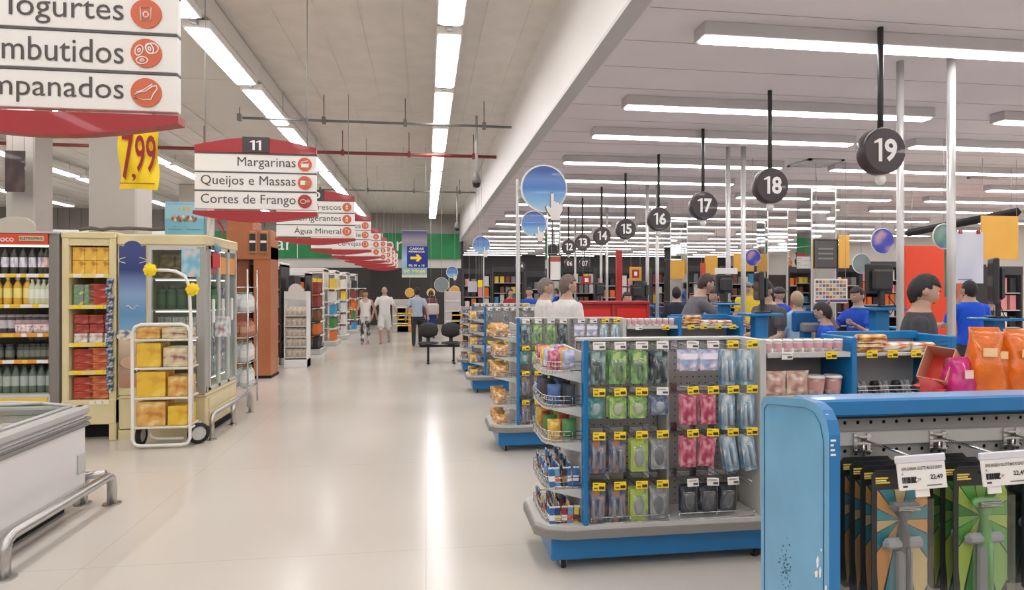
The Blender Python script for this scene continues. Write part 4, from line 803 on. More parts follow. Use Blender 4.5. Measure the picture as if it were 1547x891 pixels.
pk_ = {
 'teal grey': (blister(.1, .19, PM('c_teal', [(120, 160, 160), (60, 80, 84), (160, 200, 190), (90, 110, 110)], 5), C(70, 84, 84), 'long'), 'blister pack'),
 'green': (blister(.1, .19, PM('c_green', [(110, 190, 70), (60, 120, 60), (190, 220, 120), (120, 160, 110)], 5), C(120, 150, 110), 'long'), 'blister pack'),
 'dark teal': (blister(.1, .19, PM('c_dteal', [(50, 60, 64), (90, 120, 120), (40, 44, 50), (140, 170, 170)], 5), C(60, 66, 70), 'two'), 'blister pack'),
 'short teal': (blister(.095, .12, PM('c_steal', [(60, 160, 160), (140, 190, 190), (70, 110, 120)], 4), C(150, 180, 180)), 'blister pack'),
 'short green': (blister(.1, .125, PM('c_sgreen', [(130, 200, 60), (240, 210, 60), (170, 210, 120), (120, 150, 110)], 4), C(176, 190, 150)), 'blister pack'),
 'short blue': (blister(.1, .11, PM('c_sblue', [(110, 130, 170), (70, 84, 120), (170, 180, 200)], 4), C(150, 160, 180)), 'blister pack'),
 'navy': (blister(.1, .19, PM('c_navy', [(70, 80, 116), (120, 130, 150), (216, 120, 50), (90, 100, 130)], 5), C(140, 144, 156), 'two'), 'blister pack'),
 'lime': (blister(.105, .19, PM('c_lime', [(170, 210, 50), (200, 224, 90), (140, 150, 140), (180, 200, 80)], 4), C(150, 156, 156), 'oval'), 'blister pack'),
 'silver': (blister(.1, .18, PM('c_silver', [(190, 194, 198), (120, 124, 130), (150, 156, 160)], 4), C(110, 116, 122), 'oval'), 'blister pack'),
 'lilac': (pillow(.115, .12, .035, PM('b_lilac', [(150, 196, 226), (214, 190, 226), (236, 226, 240), (170, 150, 210)], 4), C(236, 228, 240)), 'bag'),
 'tall blue': (blister(.085, .21, PM('c_tblue', [(120, 170, 204), (170, 200, 214), (230, 236, 240), (90, 140, 190)], 4), C(180, 200, 210), 'two'), 'blister pack'),
 'pink': (pillow(.1, .175, .03, PM('b_pink', [(206, 70, 110), (220, 120, 140), (180, 50, 84), (226, 160, 170)], 5)), 'bag'),
 'black': (blister(.095, .165, PM('c_black', [(50, 56, 64), (40, 44, 50), (70, 90, 110)], 4), C(90, 96, 100), 'oval'), 'blister pack'),
 'bread': (pillow(.15, .12, .09, PM('b_bread', [(216, 140, 60), (236, 180, 90), (200, 120, 60), (240, 220, 190)], 5)), 'bag'),
 'violet': (pillow(.14, .12, .08, PM('b_violet', [(120, 120, 150), (90, 96, 130), (200, 190, 200)], 4)), 'bag'),
 'yellow': (pillow(.14, .12, .08, PM('b_yellow', [(236, 190, 40), (220, 150, 40), (240, 220, 140)], 4)), 'bag'),
 'red': (pillow(.12, .13, .07, PM('b_red', [(206, 60, 40), (230, 120, 60), (180, 40, 40)], 4)), 'bag'),
}
RN = ['top', 'second', 'third', 'bottom']
def hang(kind, Y0, si, ri, ci, where, deep=2, tilt=0):
    me, cat = pk_[kind]
    for k in range(deep):
        put('hanging_pack' if cat == 'blister pack' else 'hanging_bag', me, '%s %s, %s, %s hook, %s row, %s bay of the %s' % (kind, cat, ('front', 'rear')[k], ORD[ci], RN[ri], ('first', 'second')[si], where), cat,
            (GX + HX[si][ci] + random.uniform(-.004, .004), Y0 + .035 + k * .045, RZ[ri] + .012 + (.002 * k)), '%s packs hanging on the %s' % (kind, where), random.uniform(-.06, .06), None).rotation_euler[1] = tilt + random.uniform(-.02, .02)
L1 = [[['teal grey', 'green', 'green', 'dark teal'], ['short teal', 'short green', 'short green', 'short blue'], ['navy', 'navy', 'lime', 'silver'], ['navy', 'navy', 'lime', 'silver']],
      [['lilac', 'lilac', 'tall blue', 'tall blue'], ['pink', 'pink', 'tall blue', 'tall blue'], ['pink', 'pink', 'tall blue', 'tall blue'], ['black', 'black', 'black', None]]]
for si in (0, 1):
    for ri in range(4):
        for ci in range(4):
            k = L1[si][ri][ci]
            if k: hang(k, G1Y, si, ri, ci, 'nearest gondola', 2, (-.14 if k == 'tall blue' else .1 if ci == 1 and k == 'pink' else 0) if ri == 2 else 0)
            if k: hang(k, G2Y, si, ri, ci, 'second gondola', 1)
            k3 = ['silver', 'bread', 'lilac', 'silver'][ri]
            if ci % 2 == 0:
                hang(k3 if ri else 'silver', 9.75, si, ri, ci, 'third gondola', 1)
# end basket goods
def barm(m1, m2):
    b = MB(); w_, h_ = .032, .125; b.bbox(-w_ / 2, w_ / 2, -.009, .009, .008, h_ - .008, m1, .005).box(-w_ / 2 * 1.02, w_ / 2 * 1.02, -.0095, .0095, h_ * .35, h_ * .6, m2)
    for z0, z1 in ((0, .01), (h_ - .01, h_)): b.box(-w_ / 2 * 1.05, w_ / 2 * 1.05, -.002, .002, z0, z1, WHITE)
    return b.mesh('snack_bar')
bars = [('blue', barm(C(30, 110, 190), WHITE)), ('dark brown', barm(C(60, 44, 40), C(150, 110, 60))), ('navy', barm(C(40, 56, 130), C(226, 200, 60))), ('red', barm(C(170, 34, 50), WHITE)), ('light blue', barm(C(90, 160, 210), C(230, 90, 50))), ('yellow', barm(C(236, 190, 40), C(120, 60, 30)))]
def basket_bars(Y0, lv, n, choice, where):
    for r in range(3):
        for i in range(n):
            nm, me = bars[choice[(i + r * 2) % len(choice)]]
            o = put('snack_bar', me, '%s snack bar, %s along the %s line, %s end basket, %s' % (nm, ORD[i], ('outer', 'middle', 'inner')[r], ('top', 'second', 'third', 'fourth', 'lowest')[lv], where), 'snack',
                    (GX - .175 + r * .06, Y0 + .1 + i * .43 / n, BZ[lv] - .014 + r * .012), 'snack bars in the %s end basket' % ('top', 'second', 'third', 'fourth', 'lowest')[lv], PI / 2 + random.uniform(-.2, .2))
            o.rotation_euler[0] = random.uniform(-.16, -.05); o.rotation_euler[1] = random.uniform(-.12, .12)
    for i in range(n // 2 + 1):               # a front line showing its faces to the checkout side
        nm, me = bars[choice[i % len(choice)]]
        o = put('snack_bar', me, '%s snack bar facing the tills, %s along, %s end basket' % (nm, ORD[i], ('top', 'second', 'third', 'fourth', 'lowest')[lv]), 'snack', (GX - .17 + i * .034, Y0 + .072, BZ[lv] - .014), 'snack bars facing out, %s basket' % ORD[lv], 0); o.rotation_euler[1] = random.uniform(-.1, .1)
basket_bars(G1Y, 3, 8, [0, 4, 1, 0], 'nearest gondola'); basket_bars(G1Y, 4, 9, [0, 2, 3, 4, 5], 'nearest gondola')
mixs = [['pink', 'lilac', 'yellow'], ['short blue', 'navy', 'black'], ['yellow', 'short green', 'red']]
mp = {'pink': pillow(.08, .12, .05, pk_['pink'][0].materials[0]), 'lilac': pillow(.08, .11, .05, pk_['lilac'][0].materials[0]), 'yellow': pillow(.08, .13, .05, pk_['yellow'][0].materials[0]), 'red': pillow(.06, .15, .05, C(220, 60, 44)), 'short green': pillow(.09, .11, .05, C(70, 150, 70)), 'short blue': pillow(.08, .12, .05, C(70, 110, 180)), 'navy': pillow(.08, .13, .05, C(60, 66, 84)), 'black': pillow(.08, .12, .05, C(90, 76, 76))}
def basket_bags(Y0, lv, kinds, protos, where, dz, nx=2, ny=4, hgt=.12):
    for i in range(nx):
        for j in range(ny):
            k = kinds[(i + j) % len(kinds)]
            put('small_bag', protos[k], '%s packet, %s along the %s line, %s end basket, %s' % (k.replace('short ', ''), ORD[j], ('outer', 'inner')[i], ('top', 'second', 'third', 'fourth', 'lowest')[lv], where), 'packet', (GX - .15 + i * .09, Y0 + .12 + j * .38 / (ny - 1), BZ[lv] - .012 + dz), 'packets in the end baskets, %s' % where, random.uniform(-.5, .5))
for lv in range(3): basket_bags(G1Y, lv, mixs[lv], mp, 'nearest gondola', .125)
for lv in range(5): basket_bags(G2Y, lv, ['bread'], {'bread': pk_['bread'][0]}, 'second gondola', .118, 1, 3)
for lv in range(5): basket_bags(9.75, lv, ['yellow', 'violet'], {'yellow': pk_['yellow'][0], 'violet': pk_['violet'][0]}, 'third gondola', .118, 2, 3)
for lv in range(5): basket_bags(12.1, lv, ['violet', 'red', 'yellow'], {k: pk_[k][0] for k in ('violet', 'red', 'yellow')}, 'fourth gondola', .118, 1, 3)
# shelves of the third and fourth bays
tubj = cup(.075, .028, PM('tub_a', [(170, 210, 200), (236, 190, 190), (240, 236, 230)], 3), C(236, 232, 226), C(230, 160, 170)); snk = pillow(.15, .15, .06, PM('snack_a', [(214, 190, 150), (226, 160, 150), (240, 226, 216), (180, 130, 120)], 5)); tub2 = cup(.12, .055, PM('tub_b', [(216, 180, 180), (196, 120, 110), (236, 226, 222)], 3), WHITE, C(206, 150, 140))
rol = MB().lathe([(.0, 0), (.025, .004), (.028, .012), (.028, .188), (.025, .196), (0, .2)], PM('roll_w', [(240, 238, 234), (226, 60, 50), (240, 238, 234), (240, 238, 234), (236, 150, 60)], 3), 12, mx=Matrix.Rotation(R(90), 4, 'Y')).mesh('wafer_roll')
rol2 = MB().lathe([(.0, 0), (.025, .004), (.028, .012), (.028, .188), (.025, .196), (0, .2)], PM('roll_y', [(236, 186, 60), (120, 60, 30), (240, 220, 170), (226, 120, 40)], 4), 12, mx=Matrix.Rotation(R(90), 4, 'Y')).mesh('wafer_roll')
dkp = MB().prism([(0, 0), (.03, .09), (.1, .075), (.125, .02), (.12, 0)], -.03, .03, PM('dark_pack', [(60, 62, 68), (96, 100, 110), (44, 46, 50), (130, 130, 136)], 5), 'X').mesh('dark_pack')
darkbx = carton(.09, .12, .16, PM('dark_box', [(70, 44, 44), (150, 60, 60), (50, 46, 46), (190, 150, 90)], 4))
for Y0, wh in ((G1Y, 'nearest gondola'), (G2Y, 'second gondola'), (9.75, 'third gondola')):
    for i in range(8): put('small_tub', tubj, 'small pastel tub, %s from left, top shelf, third bay of the %s' % (ORD[i], wh), 'tub', (GX + 1.17 + i * .067, Y0 + .07, 1.256), 'pastel tubs on the %s' % wh)
    for i in range(2): put('snack_bag', snk, 'beige snack bag, second shelf, third bay of the %s, %s one' % (wh, ORD[i]), 'bag', (GX + 1.23 + i * .15, Y0 + .09, .985 + .15), 'snack bags on the %s' % wh, 0)
    for i in range(2): put('snack_tub', tub2, 'white lidded tub, %s on second shelf, third bay of the %s' % (ORD[i], wh), 'tub', (GX + 1.5 + i * .115, Y0 + .09, .986), 'lidded tubs on the %s' % wh)
    for i in range(5): put('dark_box', darkbx, 'dark reddish box, %s on the third shelf, third bay of the %s' % (ORD[i], wh), 'box', (GX + 1.2 + i * .105, Y0 + .05, .701), 'dark boxes on the %s' % wh)
    for i, (m_, x) in enumerate(((rol2, 1.735), (rol2, 1.76), (rol, 1.94), (rol, 2.1), (rol2, 1.85), (rol, 2.12))): put('wafer_roll', m_, '%s wafer roll, top shelf, fourth bay of the %s, %s one' % ('golden' if m_ is rol2 else 'white and red', wh, ORD[i]), 'roll', (GX + x, Y0 + (.07 if i < 4 else .13), 1.274 + (.056 if i in (1,) else 0)), 'wafer rolls on the %s' % wh)
    for i in range(4): put('dark_pack', dkp, 'dark grey moulded pack, %s on the second shelf, fourth bay of the %s' % (ORD[i], wh), 'pack', (GX + 1.8 + i * .15, Y0 + .05, .976), 'dark moulded packs on the %s' % wh)
# ------------------------------------------------------------------ foreground gondola
FY, FX = 1.63, 1.0
fg = T('foreground_gondola', 'closest blue gondola with pale worn end panel and hanging razor packs', 'display', (FX, FY, 0)); LF = 2.6
yn, yf = 1.452 - FY, 1.775 - FY
prof = [(yn, .06), (yf, .06), (yf, 1.30), (yf - .012, 1.322), (yf - .04, 1.328), (yn + .11, 1.352), (yn + .06, 1.35), (yn + .03, 1.338), (yn + .01, 1.315), (yn, 1.28)]
O('end_panel', MB().prism(prof, 0, .03, BLUE_SHEEN, 'X', mside=BLUE), fg)
ins = [(yn + .022, .1), (yf - .02, .1), (yf - .02, 1.29), (yf - .04, 1.306), (yn + .10, 1.33), (yn + .06, 1.325), (yn + .035, 1.30), (yn + .022, 1.26)]
O('panel_seam', MB().tube([(-.001, a, b_) for a, b_ in ins], .0013, M('seam_blue', (52, 110, 150), .5), 4, closed=True), fg)
chips = MB()
for (a, z, s, h) in ((yn + .045, .96, .006, .035), (yn + .05, .92, .008, .02), (yn + .035, .935, .005, .03), (yn + .012, .9, .004, .02), (yn + .03, .985, .003, .01)):
    chips.prism([(a, z), (a + s, z - h * .4), (a + s * .6, z - h), (a - s * .4, z - h * .8), (a - s * .7, z - h * .2)], -.0012, .0, TXTW, 'X')
for k in range(9): z = 1.33 - k * .012; chips.box(.004, .012 + .003 * (k % 3), yn - .0008 + max(0, (z - 1.27)) * .35, yn + .002 + max(0, (z - 1.27)) * .35, z - .006, z - .001, TXTW)
O('paint_chips', chips, fg, kind='stuff')
sc_ = MB()
for k in range(60): a, z = yn + .19 + random.gauss(0, .018), .86 + random.gauss(0, .03); sc_.box(-.0012, 0, a, a + random.uniform(.001, .003), z, z + random.uniform(.001, .005), M('scuff_dark', (60, 80, 92), .6))
O('scuff_marks', sc_, fg, kind='stuff')
O('top_cap', MB().bbox(.03, LF, -.06, .03, 1.297, 1.345, BLUE, .006).box(.03, LF, -.05, .02, 1.29, 1.298, DARK), fg)
O('pegboard', pegboard(LF - .03, 1.0, .04, .0055), fg, (.03, .0, .288)); O('hook_bar', MB().bbox(.03, LF, -.014, -.002, 1.205, 1.243, LGREY, .003), fg)
O('core_panel', MB().box(.03, LF, .016, .03, .2, 1.29, GREY), fg); O('end_panel', MB().bbox(LF, LF + .03, yn, .14, .06, 1.345, BLUE, .01), fg)
O('deck', MB().bbox(0.03, LF, yn - .02, .14, .22, .28, LGREY, .01), fg); O('kick_panel', MB().bbox(.03, LF, yn, .14, .06, .22, BLUE, .008), fg)
for x_ in (.2, LF - .2):
    for y_ in (yn + .05, .1): O('castor', MB().lathe([(.03, -.012), (.03, .012)], RUB, 14, mx=Matrix.Rotation(R(90), 4, 'Y')).box(-.02, .02, -.02, .02, .02, .036, STEEL), fg, (x_, y_, .0305))
O('rear_shelf', MB().bbox(.34, LF, .03, .62, 1.2, 1.225, LGREY, .005), fg)
BK = MB().box(-.028, -.018, -.02, -.014, -.03, .03, CHROME).box(.012, .022, -.02, -.014, -.03, .03, CHROME)
for z in (-.022, 0, .018): BK.box(-.03, .024, -.024, -.018, z, z + .006, CHROME)
BK = BK.mesh('bracket')
razor_cols = {'orange and teal': (((40, 150, 160), (240, 160, 60), (60, 170, 180), (236, 200, 120)), (70, 72, 76)), 'green and lime': (((90, 190, 50), (180, 216, 60), (60, 150, 50), (140, 200, 80)), (70, 170, 50)), 'dark grey': (((50, 66, 66), (80, 100, 96), (40, 50, 52), (70, 84, 84)), (60, 64, 66))}
def razor_pack(kind, loc, label, front=True):
    cols, hc = razor_cols[kind]; w_, h_ = .158, .36
    t = T('razor_pack', label, 'blister pack', loc, group='razor packs on the closest gondola'); c = .012
    pts = [(-w_ / 2 + c, 0), (w_ / 2 - c, 0), (w_ / 2, -c), (w_ / 2, -h_ + c), (w_ / 2 - c, -h_), (-w_ / 2 + c, -h_), (-w_ / 2, -h_ + c), (-w_ / 2, -c)]
    key = 'razor_card_' + kind
    if key not in CACHE:
        b = MB().prism(pts, -.001, .001, M('card_black', (42, 44, 46), .35)); y = -.0018; cols = [tuple(int(v * .86) for v in q) for q in cols]
        cx_, cz_ = 0, -.13
        n = 14
        def hit(a):
            dx, dz = math.cos(a), math.sin(a); ts = []
            if dx > 1e-6: ts.append((w_ / 2 - cx_) / dx)
            if dx < -1e-6: ts.append((-w_ / 2 + .014 - cx_) / dx)
            if dz > 1e-6: ts.append((-.05 - cz_) / dz)
            if dz < -1e-6: ts.append((-h_ + .01 - cz_) / dz)
            s = min(ts); return (cx_ + dx * s, y, cz_ + dz * s)
        for i in range(n):
            a0, a1 = 2 * PI * i / n, 2 * PI * (i + .93) / n
            b.add([(cx_, y, cz_), hit(a0), hit((a0 + a1) / 2), hit(a1)], [(0, 1, 2, 3)], C(*cols[i % 4], r=.3))
        b.box(-w_ / 2 + .01, -w_ / 2 + .045, -.003, -.0012, -.022, -.018, YEL).box(-w_ / 2 + .01, -w_ / 2 + .05, -.003, -.0012, -.034, -.03, YEL).box(-w_ / 2 + .01, -w_ / 2 + .04, -.003, -.0012, -.028, -.025, TXTW)
        CACHE[key] = b.mesh('card')
        hm_ = C(*hc, r=.3); r_ = MB()
        r_.bbox(-.042, .042, -.03, -.008, -.1, -.078, hm_, .008).bbox(-.034, .034, -.034, -.028, -.096, -.083, C(60, 60, 64), .002)
        for k in range(3): r_.box(-.03, .03, -.036, -.033, -.094 + k * .004, -.092 + k * .004, CHROME)
        r_.tube([(0, -.016, -.1), (0, -.014, -.13), (0, -.018, -.16), (0, -.016, -.24), (0, -.014, -.33)], .01, C(*[min(255, int(v * .8 + 20)) for v in hc], r=.3), 10, radii=[.018, .008, .012, .015, .009])
        r_.tube([(-.0, -.031, -.19), (0, -.03, -.31)], .006, hm_, 6); r_.bbox(-.02, .02, -.03, -.004, -.34, -.2, C(120, 124, 128, r=.3), .008)
        CACHE[key + 'r'] = r_.mesh('razor')
        CACHE[key + 'c'] = MB().bbox(-.058, .058, -.024, -.002, -.2, -.17, C(140, 146, 150, r=.25), .01).mesh('tray_band')
        vs = []; lay = [(.068, -.002), (.06, -.04)]
        P = lambda s, yy: [(-s, yy, -.065), (s, yy, -.065), (s, yy, -.34), (-s, yy, -.34)]
        vs = P(.07, -.002) + P(.062, -.042)
        CACHE[key + 's'] = MB().add(vs, [(0, 1, 5, 4), (1, 2, 6, 5), (2, 3, 7, 6), (3, 0, 4, 7), (4, 5, 6, 7)], CLEARP).mesh('clear_shell')
    O('card', CACHE[key], t); O('razor', CACHE[key + 'r'], t); O('tray_band', CACHE[key + 'c'], t); O('clear_shell', CACHE[key + 's'], t)
    return t
CACHE = {}
zh = ZY(1297, 668, FY)
hooks = [(1297, 'orange and teal'), (1410, 'green and lime'), (1520, 'dark grey'), (1625, 'dark grey')]
dep = .205
for hi, (p, kind) in enumerate(hooks):
    x = XY(p, FY) - FX; h = O('hook', MB().tube([(0, -.016, .012), (0, -dep, .012)], .0035, CHROME, 8).tube([(.0, -.016, -.05), (0, -dep, -.05), (0, -dep - .012, -.04)], .0035, CHROME, 8).tube([(0, -.02, .01), (0, -.02, -.05)], .004, CHROME, 6), fg, (x, 0, zh)); O('bracket', BK, h, (0, 0, 0))
    if hi < 3:
        tg = O('price_holder', MB().bbox(-.066, .066, -.006, 0, -.02, 0, M('holder_clear', (214, 214, 222), .15), .004).box(-.062, .062, -.0035, -.001, -.085, -.018, WHITE), fg, (x + .012, -dep, zh + .02), (R(-5), R(-3.5), R(-5)))
        def tt(s, loc, **k):
            me = text_mesh(s, mat=PRINTTXT, **k); O('lettering', me, tg, loc)
        tt('APAR BARBEAR GILLETTE MACH3 SENSITI', (0, -.005, -.033), w=.105, h=.008, bold=.01); tt('R', (-.05, -.005, -.045), h=.006)
        bc = MB(); xx = -.052; rr = random.Random(hi)
        while xx < -.016: w_ = rr.choice((.0006, .0012, .0018)); bc.box(xx, xx + w_, -.005, -.004, -.068, -.053, PRINTTXT); xx += w_ + rr.choice((.0008, .0014))
        O('barcode', bc, tg, kind='stuff'); tt('R$', (-.008, -.005, -.06), h=.005); tt('22,49', (.036, -.005, -.057), h=.013, w=.032, bold=.02)
        O('fine_print', MB().box(-.052, -.04, -.005, -.004, -.078, -.074, PRINTTXT), tg); O('fine_print', MB().box(.01, .048, -.005, -.004, -.078, -.075, M('faint_print2', (120, 118, 120), .5)), tg)
        O('small_tag', MB().box(-.018, .018, -.003, 0, -.105, -.086, WHITE), tg, (-.03 if hi else .0, .004, 0))
    for k in range(4):
        razor_pack(kind, (FX + x + .004 + (.012 if hi == 2 else 0), FY - dep + .055 + k * .042, zh - .052 + .018 - .0), '%s razor pack, %s from front, %s hook of the closest gondola' % (kind, ORD[k], ORD[hi]))
# goods on the rear shelf of the foreground gondola
def standbag(w_, h_, d_, m, m2):
    b = MB(); nu, nv = 12, 8; vs = []; fs = []; rr = random.Random(int(h_ * 1000 + w_ * 313))
    for j in range(nv + 1):
        v = j / nv; k = 1 - .9 * max(0, (v - .5) / .5) ** 1.2; wv = 1.04 - .16 * v + .06 * math.sin(v * 9)
        for i in range(nu):
            a = 2 * PI * i / nu; ca, sa = math.cos(a), math.sin(a); ex = .6
            vs.append((w_ / 2 * wv * abs(ca) ** ex * (1 if ca > 0 else -1) + rr.uniform(-.003, .003) + .007 * math.sin(v * 11 + i), d_ / 2 * k * abs(sa) ** ex * (1 if sa > 0 else -1) + rr.uniform(-.003, .003), h_ * v))
    for j in range(nv):
        for i in range(nu): q = (i + 1) % nu; fs.append((j * nu + i, j * nu + q, (j + 1) * nu + q, (j + 1) * nu + i))
    fs += [tuple(range(nu))[::-1], tuple(range(nv * nu, nv * nu + nu))]
    b.add(vs, fs, m, True); b.box(-w_ * .25, w_ * .15, -d_ / 2 * 1.03 - .002, -d_ / 2 * .98, h_ * .72 - .03, h_ * .72, m2); return b.mesh('standing_bag')
OB = M('orange_foil', (226, 112, 24), .25, coat=.5, noise=.2, nscale=16, bump=1.0); OB2 = M('cream_label', (250, 214, 160), .4)
sb = standbag(.115, .265, .1, OB, OB2); Ys = 2.13
for i, p in enumerate((1487, 1511, 1536, 1562, 1590)):
    X = XY(p, Ys); put('orange_bag', sb, 'shiny orange foil bag standing behind the blue top rail, %s from the left' % ORD[i], 'bag', (X, Ys + (i % 2) * .03, 1.226), 'orange foil bags', -.3 + .15 * (i % 3), (1, 1, 1 - .05 * (i % 2) + (.03 if i == 0 else 0)))
mg = standbag(.1, .16, .09, M('magenta_foil', (196, 40, 120), .25, coat=.3, noise=.2, nscale=18, bump=.4), C(240, 200, 190)); put('magenta_bag', mg, 'shiny magenta foil bag between open carton and orange bags', 'bag', (XY(1447, Ys), Ys, 1.226), None, .2)
t = T('open_carton', 'open brown carton with red inside tipped over beside the magenta bag', 'box', (XY(1423, 2.2), 2.2, 1.32), (R(10), R(-58), R(20))); KB = M('kraft_pink', (206, 150, 120), .6); RI = M('carton_red_side', (214, 60, 44), .5)
O('bottom_panel', MB().box(-.07, .07, -.05, .05, -.003, 0, RI), t)
for (a, b_, c_, e_) in ((-.07, -.067, -.05, .05), (.067, .07, -.05, .05), (-.07, .07, -.05, -.047), (-.07, .07, .047, .05)): O('side_panel', MB().box(a, b_, c_, e_, 0, .08, KB), t)
O('flap', MB().box(-.07, -.067, -.05, .05, 0, .06, RI), t, (-.02, 0, .07), (0, R(-35), 0))
wk = pillow(.1, .15, .07, PM('pink_clear', [(220, 120, 150), (240, 226, 226), (190, 60, 90)], 5)); put('pink_packet', wk, 'clear pink printed packet leaning behind the magenta bag', 'bag', (XY(1440, 2.2), 2.2, 1.226 + .15), None, .3)
put('red_sachet', pillow(.12, .08, .05, C(206, 50, 50)), 'red sachet lying at the foot of the open carton', 'bag', (XY(1410, 2.15), 2.15, 1.226 + .08), None)
# ------------------------------------------------------------------ people
def rings(b, sec, n=14):
    """closed loft through (center, rx, ry) sections, roughly stacked"""
    vs = []; fs = []
    for c, rx, ry in sec:
        for k in range(n): a = 2 * PI * k / n; vs.append((c[0] + rx * math.cos(a), c[1] + ry * math.sin(a), c[2]))
    for i in range(len(sec) - 1):
        for k in range(n): q = (k + 1) % n; fs.append((i * n + k, i * n + q, (i + 1) * n + q, (i + 1) * n + k))
    fs += [tuple(range(n))[::-1], tuple(range((len(sec) - 1) * n, len(sec) * n))]
    b.add(vs, fs, SKIN, True)
def person(name, label, px, Y, H=1.75, rz=0, shirt=(200, 200, 200), pants=(60, 60, 66), hair=(50, 40, 36), skin=(190, 145, 120), lean=0, arms=None, legs=None, head=(0, 0), hairkind='short', sleeve='short', shorts=False, group=None, print_p=None, belly=1.0, cap=None, shoes=(50, 46, 44), voxel=.014, X=None):
    s = H / 1.75; SK = C(*skin, r=.5); SH = M('cloth_%d_%d_%d' % shirt, shirt, .85, noise=.06, nscale=25, bump=.3); PT = print_p or M('cloth_%d_%d_%d' % pants, pants, .85); SO = C(*shoes); HR_ = M('hair_%d_%d_%d' % hair, hair, .6, noise=.25, nscale=60, bump=.5)
    def ln(z): return -lean * max(0, z - .95)
    b = MB(); prims = []
    def seg(p, q, r0, r1, m, n=10):
        p, q = Vector(p), Vector(q); b.tube([p, (p + q) / 2, q], r0, SK, n, radii=[r0, (r0 + r1) / 2, r1]); prims.append((p, q, r0, r1, m))
    bl = belly
    tor = [(.78, .15, .105), (.86, .172, .12), (.95, .17 * bl, .125 * bl), (1.08, .152 * bl, .12 * bl), (1.22, .165 * bl, .122), (1.34, .182, .122), (1.41, .178, .108), (1.455, .135, .09), (1.49, .078, .074)]
    rings(b, [((0, ln(z), z), rx, ry) for z, rx, ry in tor])
    prims.append((Vector((0, ln(.9), .9)), Vector((0, ln(1.0), 1.0)), .17, .17, None))
    seg((0, ln(1.43), 1.43), (0, ln(1.57) - .01, 1.57), .068, .06, SK)
    arms = arms or [((-.04, .0, -.28), (-.0, -.06, -.25)), ((.04, 0, -.28), (.0, -.06, -.25))]
    hb = MB(); handpts = []
    for i, (e, w_) in enumerate(arms):
        sx = -1 if i == 0 else 1; S0 = Vector((sx * .185, ln(1.4), 1.395)); E = S0 + Vector(e); W_ = E + Vector(w_)
        b.ell(tuple(S0), (.062, .062, .06), SK, 10, 6)
        seg(S0, E, .05, .04, SK); seg(E, W_, .04, .027, SK)
        if sleeve == 'short': seg(S0, S0 + (E - S0) * .62, .062, .066, SH)
        elif sleeve == 'long': seg(S0, E, .06, .054, SH); seg(E, W_, .054, .042, SH)
        elif sleeve == 'none': seg(S0 - Vector((sx * .05, 0, 0)), S0 - Vector((sx * .03, 0, .02)), .05, .05, SH)
        d = (W_ - E).normalized(); side = Vector((sx, 0, 0)); side = (side - d * side.dot(d)).normalized(); nrm = d.cross(side).normalized()
        fwd = nrm if nrm.y < 0 else -nrm
        hb.tube([W_ - d * .01, W_ + d * .045, W_ + d * .09], .03, SK, 8, radii=[.026, .036, .034], flat=.55)
        for k in range(4):
            o = W_ + d * .088 + fwd * (-.027 + .018 * k) ; L_ = (.062, .075, .07, .055)[k]
            hb.tube([o, o + d * L_ * .5 - side * .006, o + d * L_ * .95 - side * .024], .008, SK, 6, radii=[.009, .0085, .007])
        o = W_ + d * .03 + fwd * .03; hb.tube([o, o + d * .03 + fwd * .022, o + d * .06 + fwd * .026 - side * .01], .01, SK, 6, radii=[.012, .01, .008])
    legs = legs or [((-.01, 0, -.42), (0, .02, -.41)), ((.01, 0, -.42), (0, .02, -.41))]
    lows = []
    for i, (k_, a_) in enumerate(legs):
        sx = -1 if i == 0 else 1; S0 = Vector((sx * .088, 0, .9)); K = S0 + Vector(k_); A = K + Vector(a_); lows.append(A.z)
        seg(S0, K, .092, .062, SK if False else PT)
        if shorts: seg(S0, S0 + (K - S0) * .92, .105, .105, PT); seg(K + (S0 - K) * .1, A, .055, .04, SK); prims[-1] = (K, A, .06, .045, SK)
        else: seg(K, A, .066, .05, PT)
        b.ell((A.x, A.y - .055, A.z - .025), (.045, .125, .035), SK, 10, 6); prims.append((A + Vector((0, .03, -.02)), A + Vector((0, -.14, -.035)), .05, .035, SO))
    me0 = b.mesh('tmp'); ob = bpy.data.objects.new('tmp', me0); COL.objects.link(ob)
    md = ob.modifiers.new('r', 'REMESH'); md.mode = 'VOXEL'; md.voxel_size = voxel; md.use_smooth_shade = True
    sm_ = ob.modifiers.new('s', 'SMOOTH'); sm_.factor = .5; sm_.iterations = 3
    dg = bpy.context.evaluated_depsgraph_get(); me = bpy.data.meshes.new_from_object(ob.evaluated_get(dg)); bpy.data.objects.remove(ob)
    co = np.empty(len(me.vertices) * 3); me.vertices.foreach_get('co', co); co = co.reshape(-1, 3)
    nf = len(me.polygons); cen = np.empty(nf * 3); me.polygons.foreach_get('center', cen); cen = cen.reshape(-1, 3)
    best = np.full(nf, 1e9); mats = [SK, SH, PT, SO]; idx = np.zeros(nf, int)
    for p, q, r0, r1, m in prims:
        if m is None: continue
        p_, q_ = np.array(p), np.array(q); d = q_ - p_; t = np.clip(((cen - p_) @ d) / (d @ d), 0, 1); dist = np.linalg.norm(cen - p_ - t[:, None] * d, axis=1) - (r0 + (r1 - r0) * t)
        if m is SH: dist = dist - .004
        w_ = dist < best; best[w_] = dist[w_]; idx[w_] = mats.index(m)
    # torso: inside the torso column and not closer to an arm
    z = cen[:, 2]; cy = -lean * np.maximum(0, z - .95); rx = np.interp(z, [t[0] for t in tor], [t[1] for t in tor]); ry = np.interp(z, [t[0] for t in tor], [t[2] for t in tor])
    e = np.sqrt((cen[:, 0] / rx) ** 2 + ((cen[:, 1] - cy) / ry) ** 2)
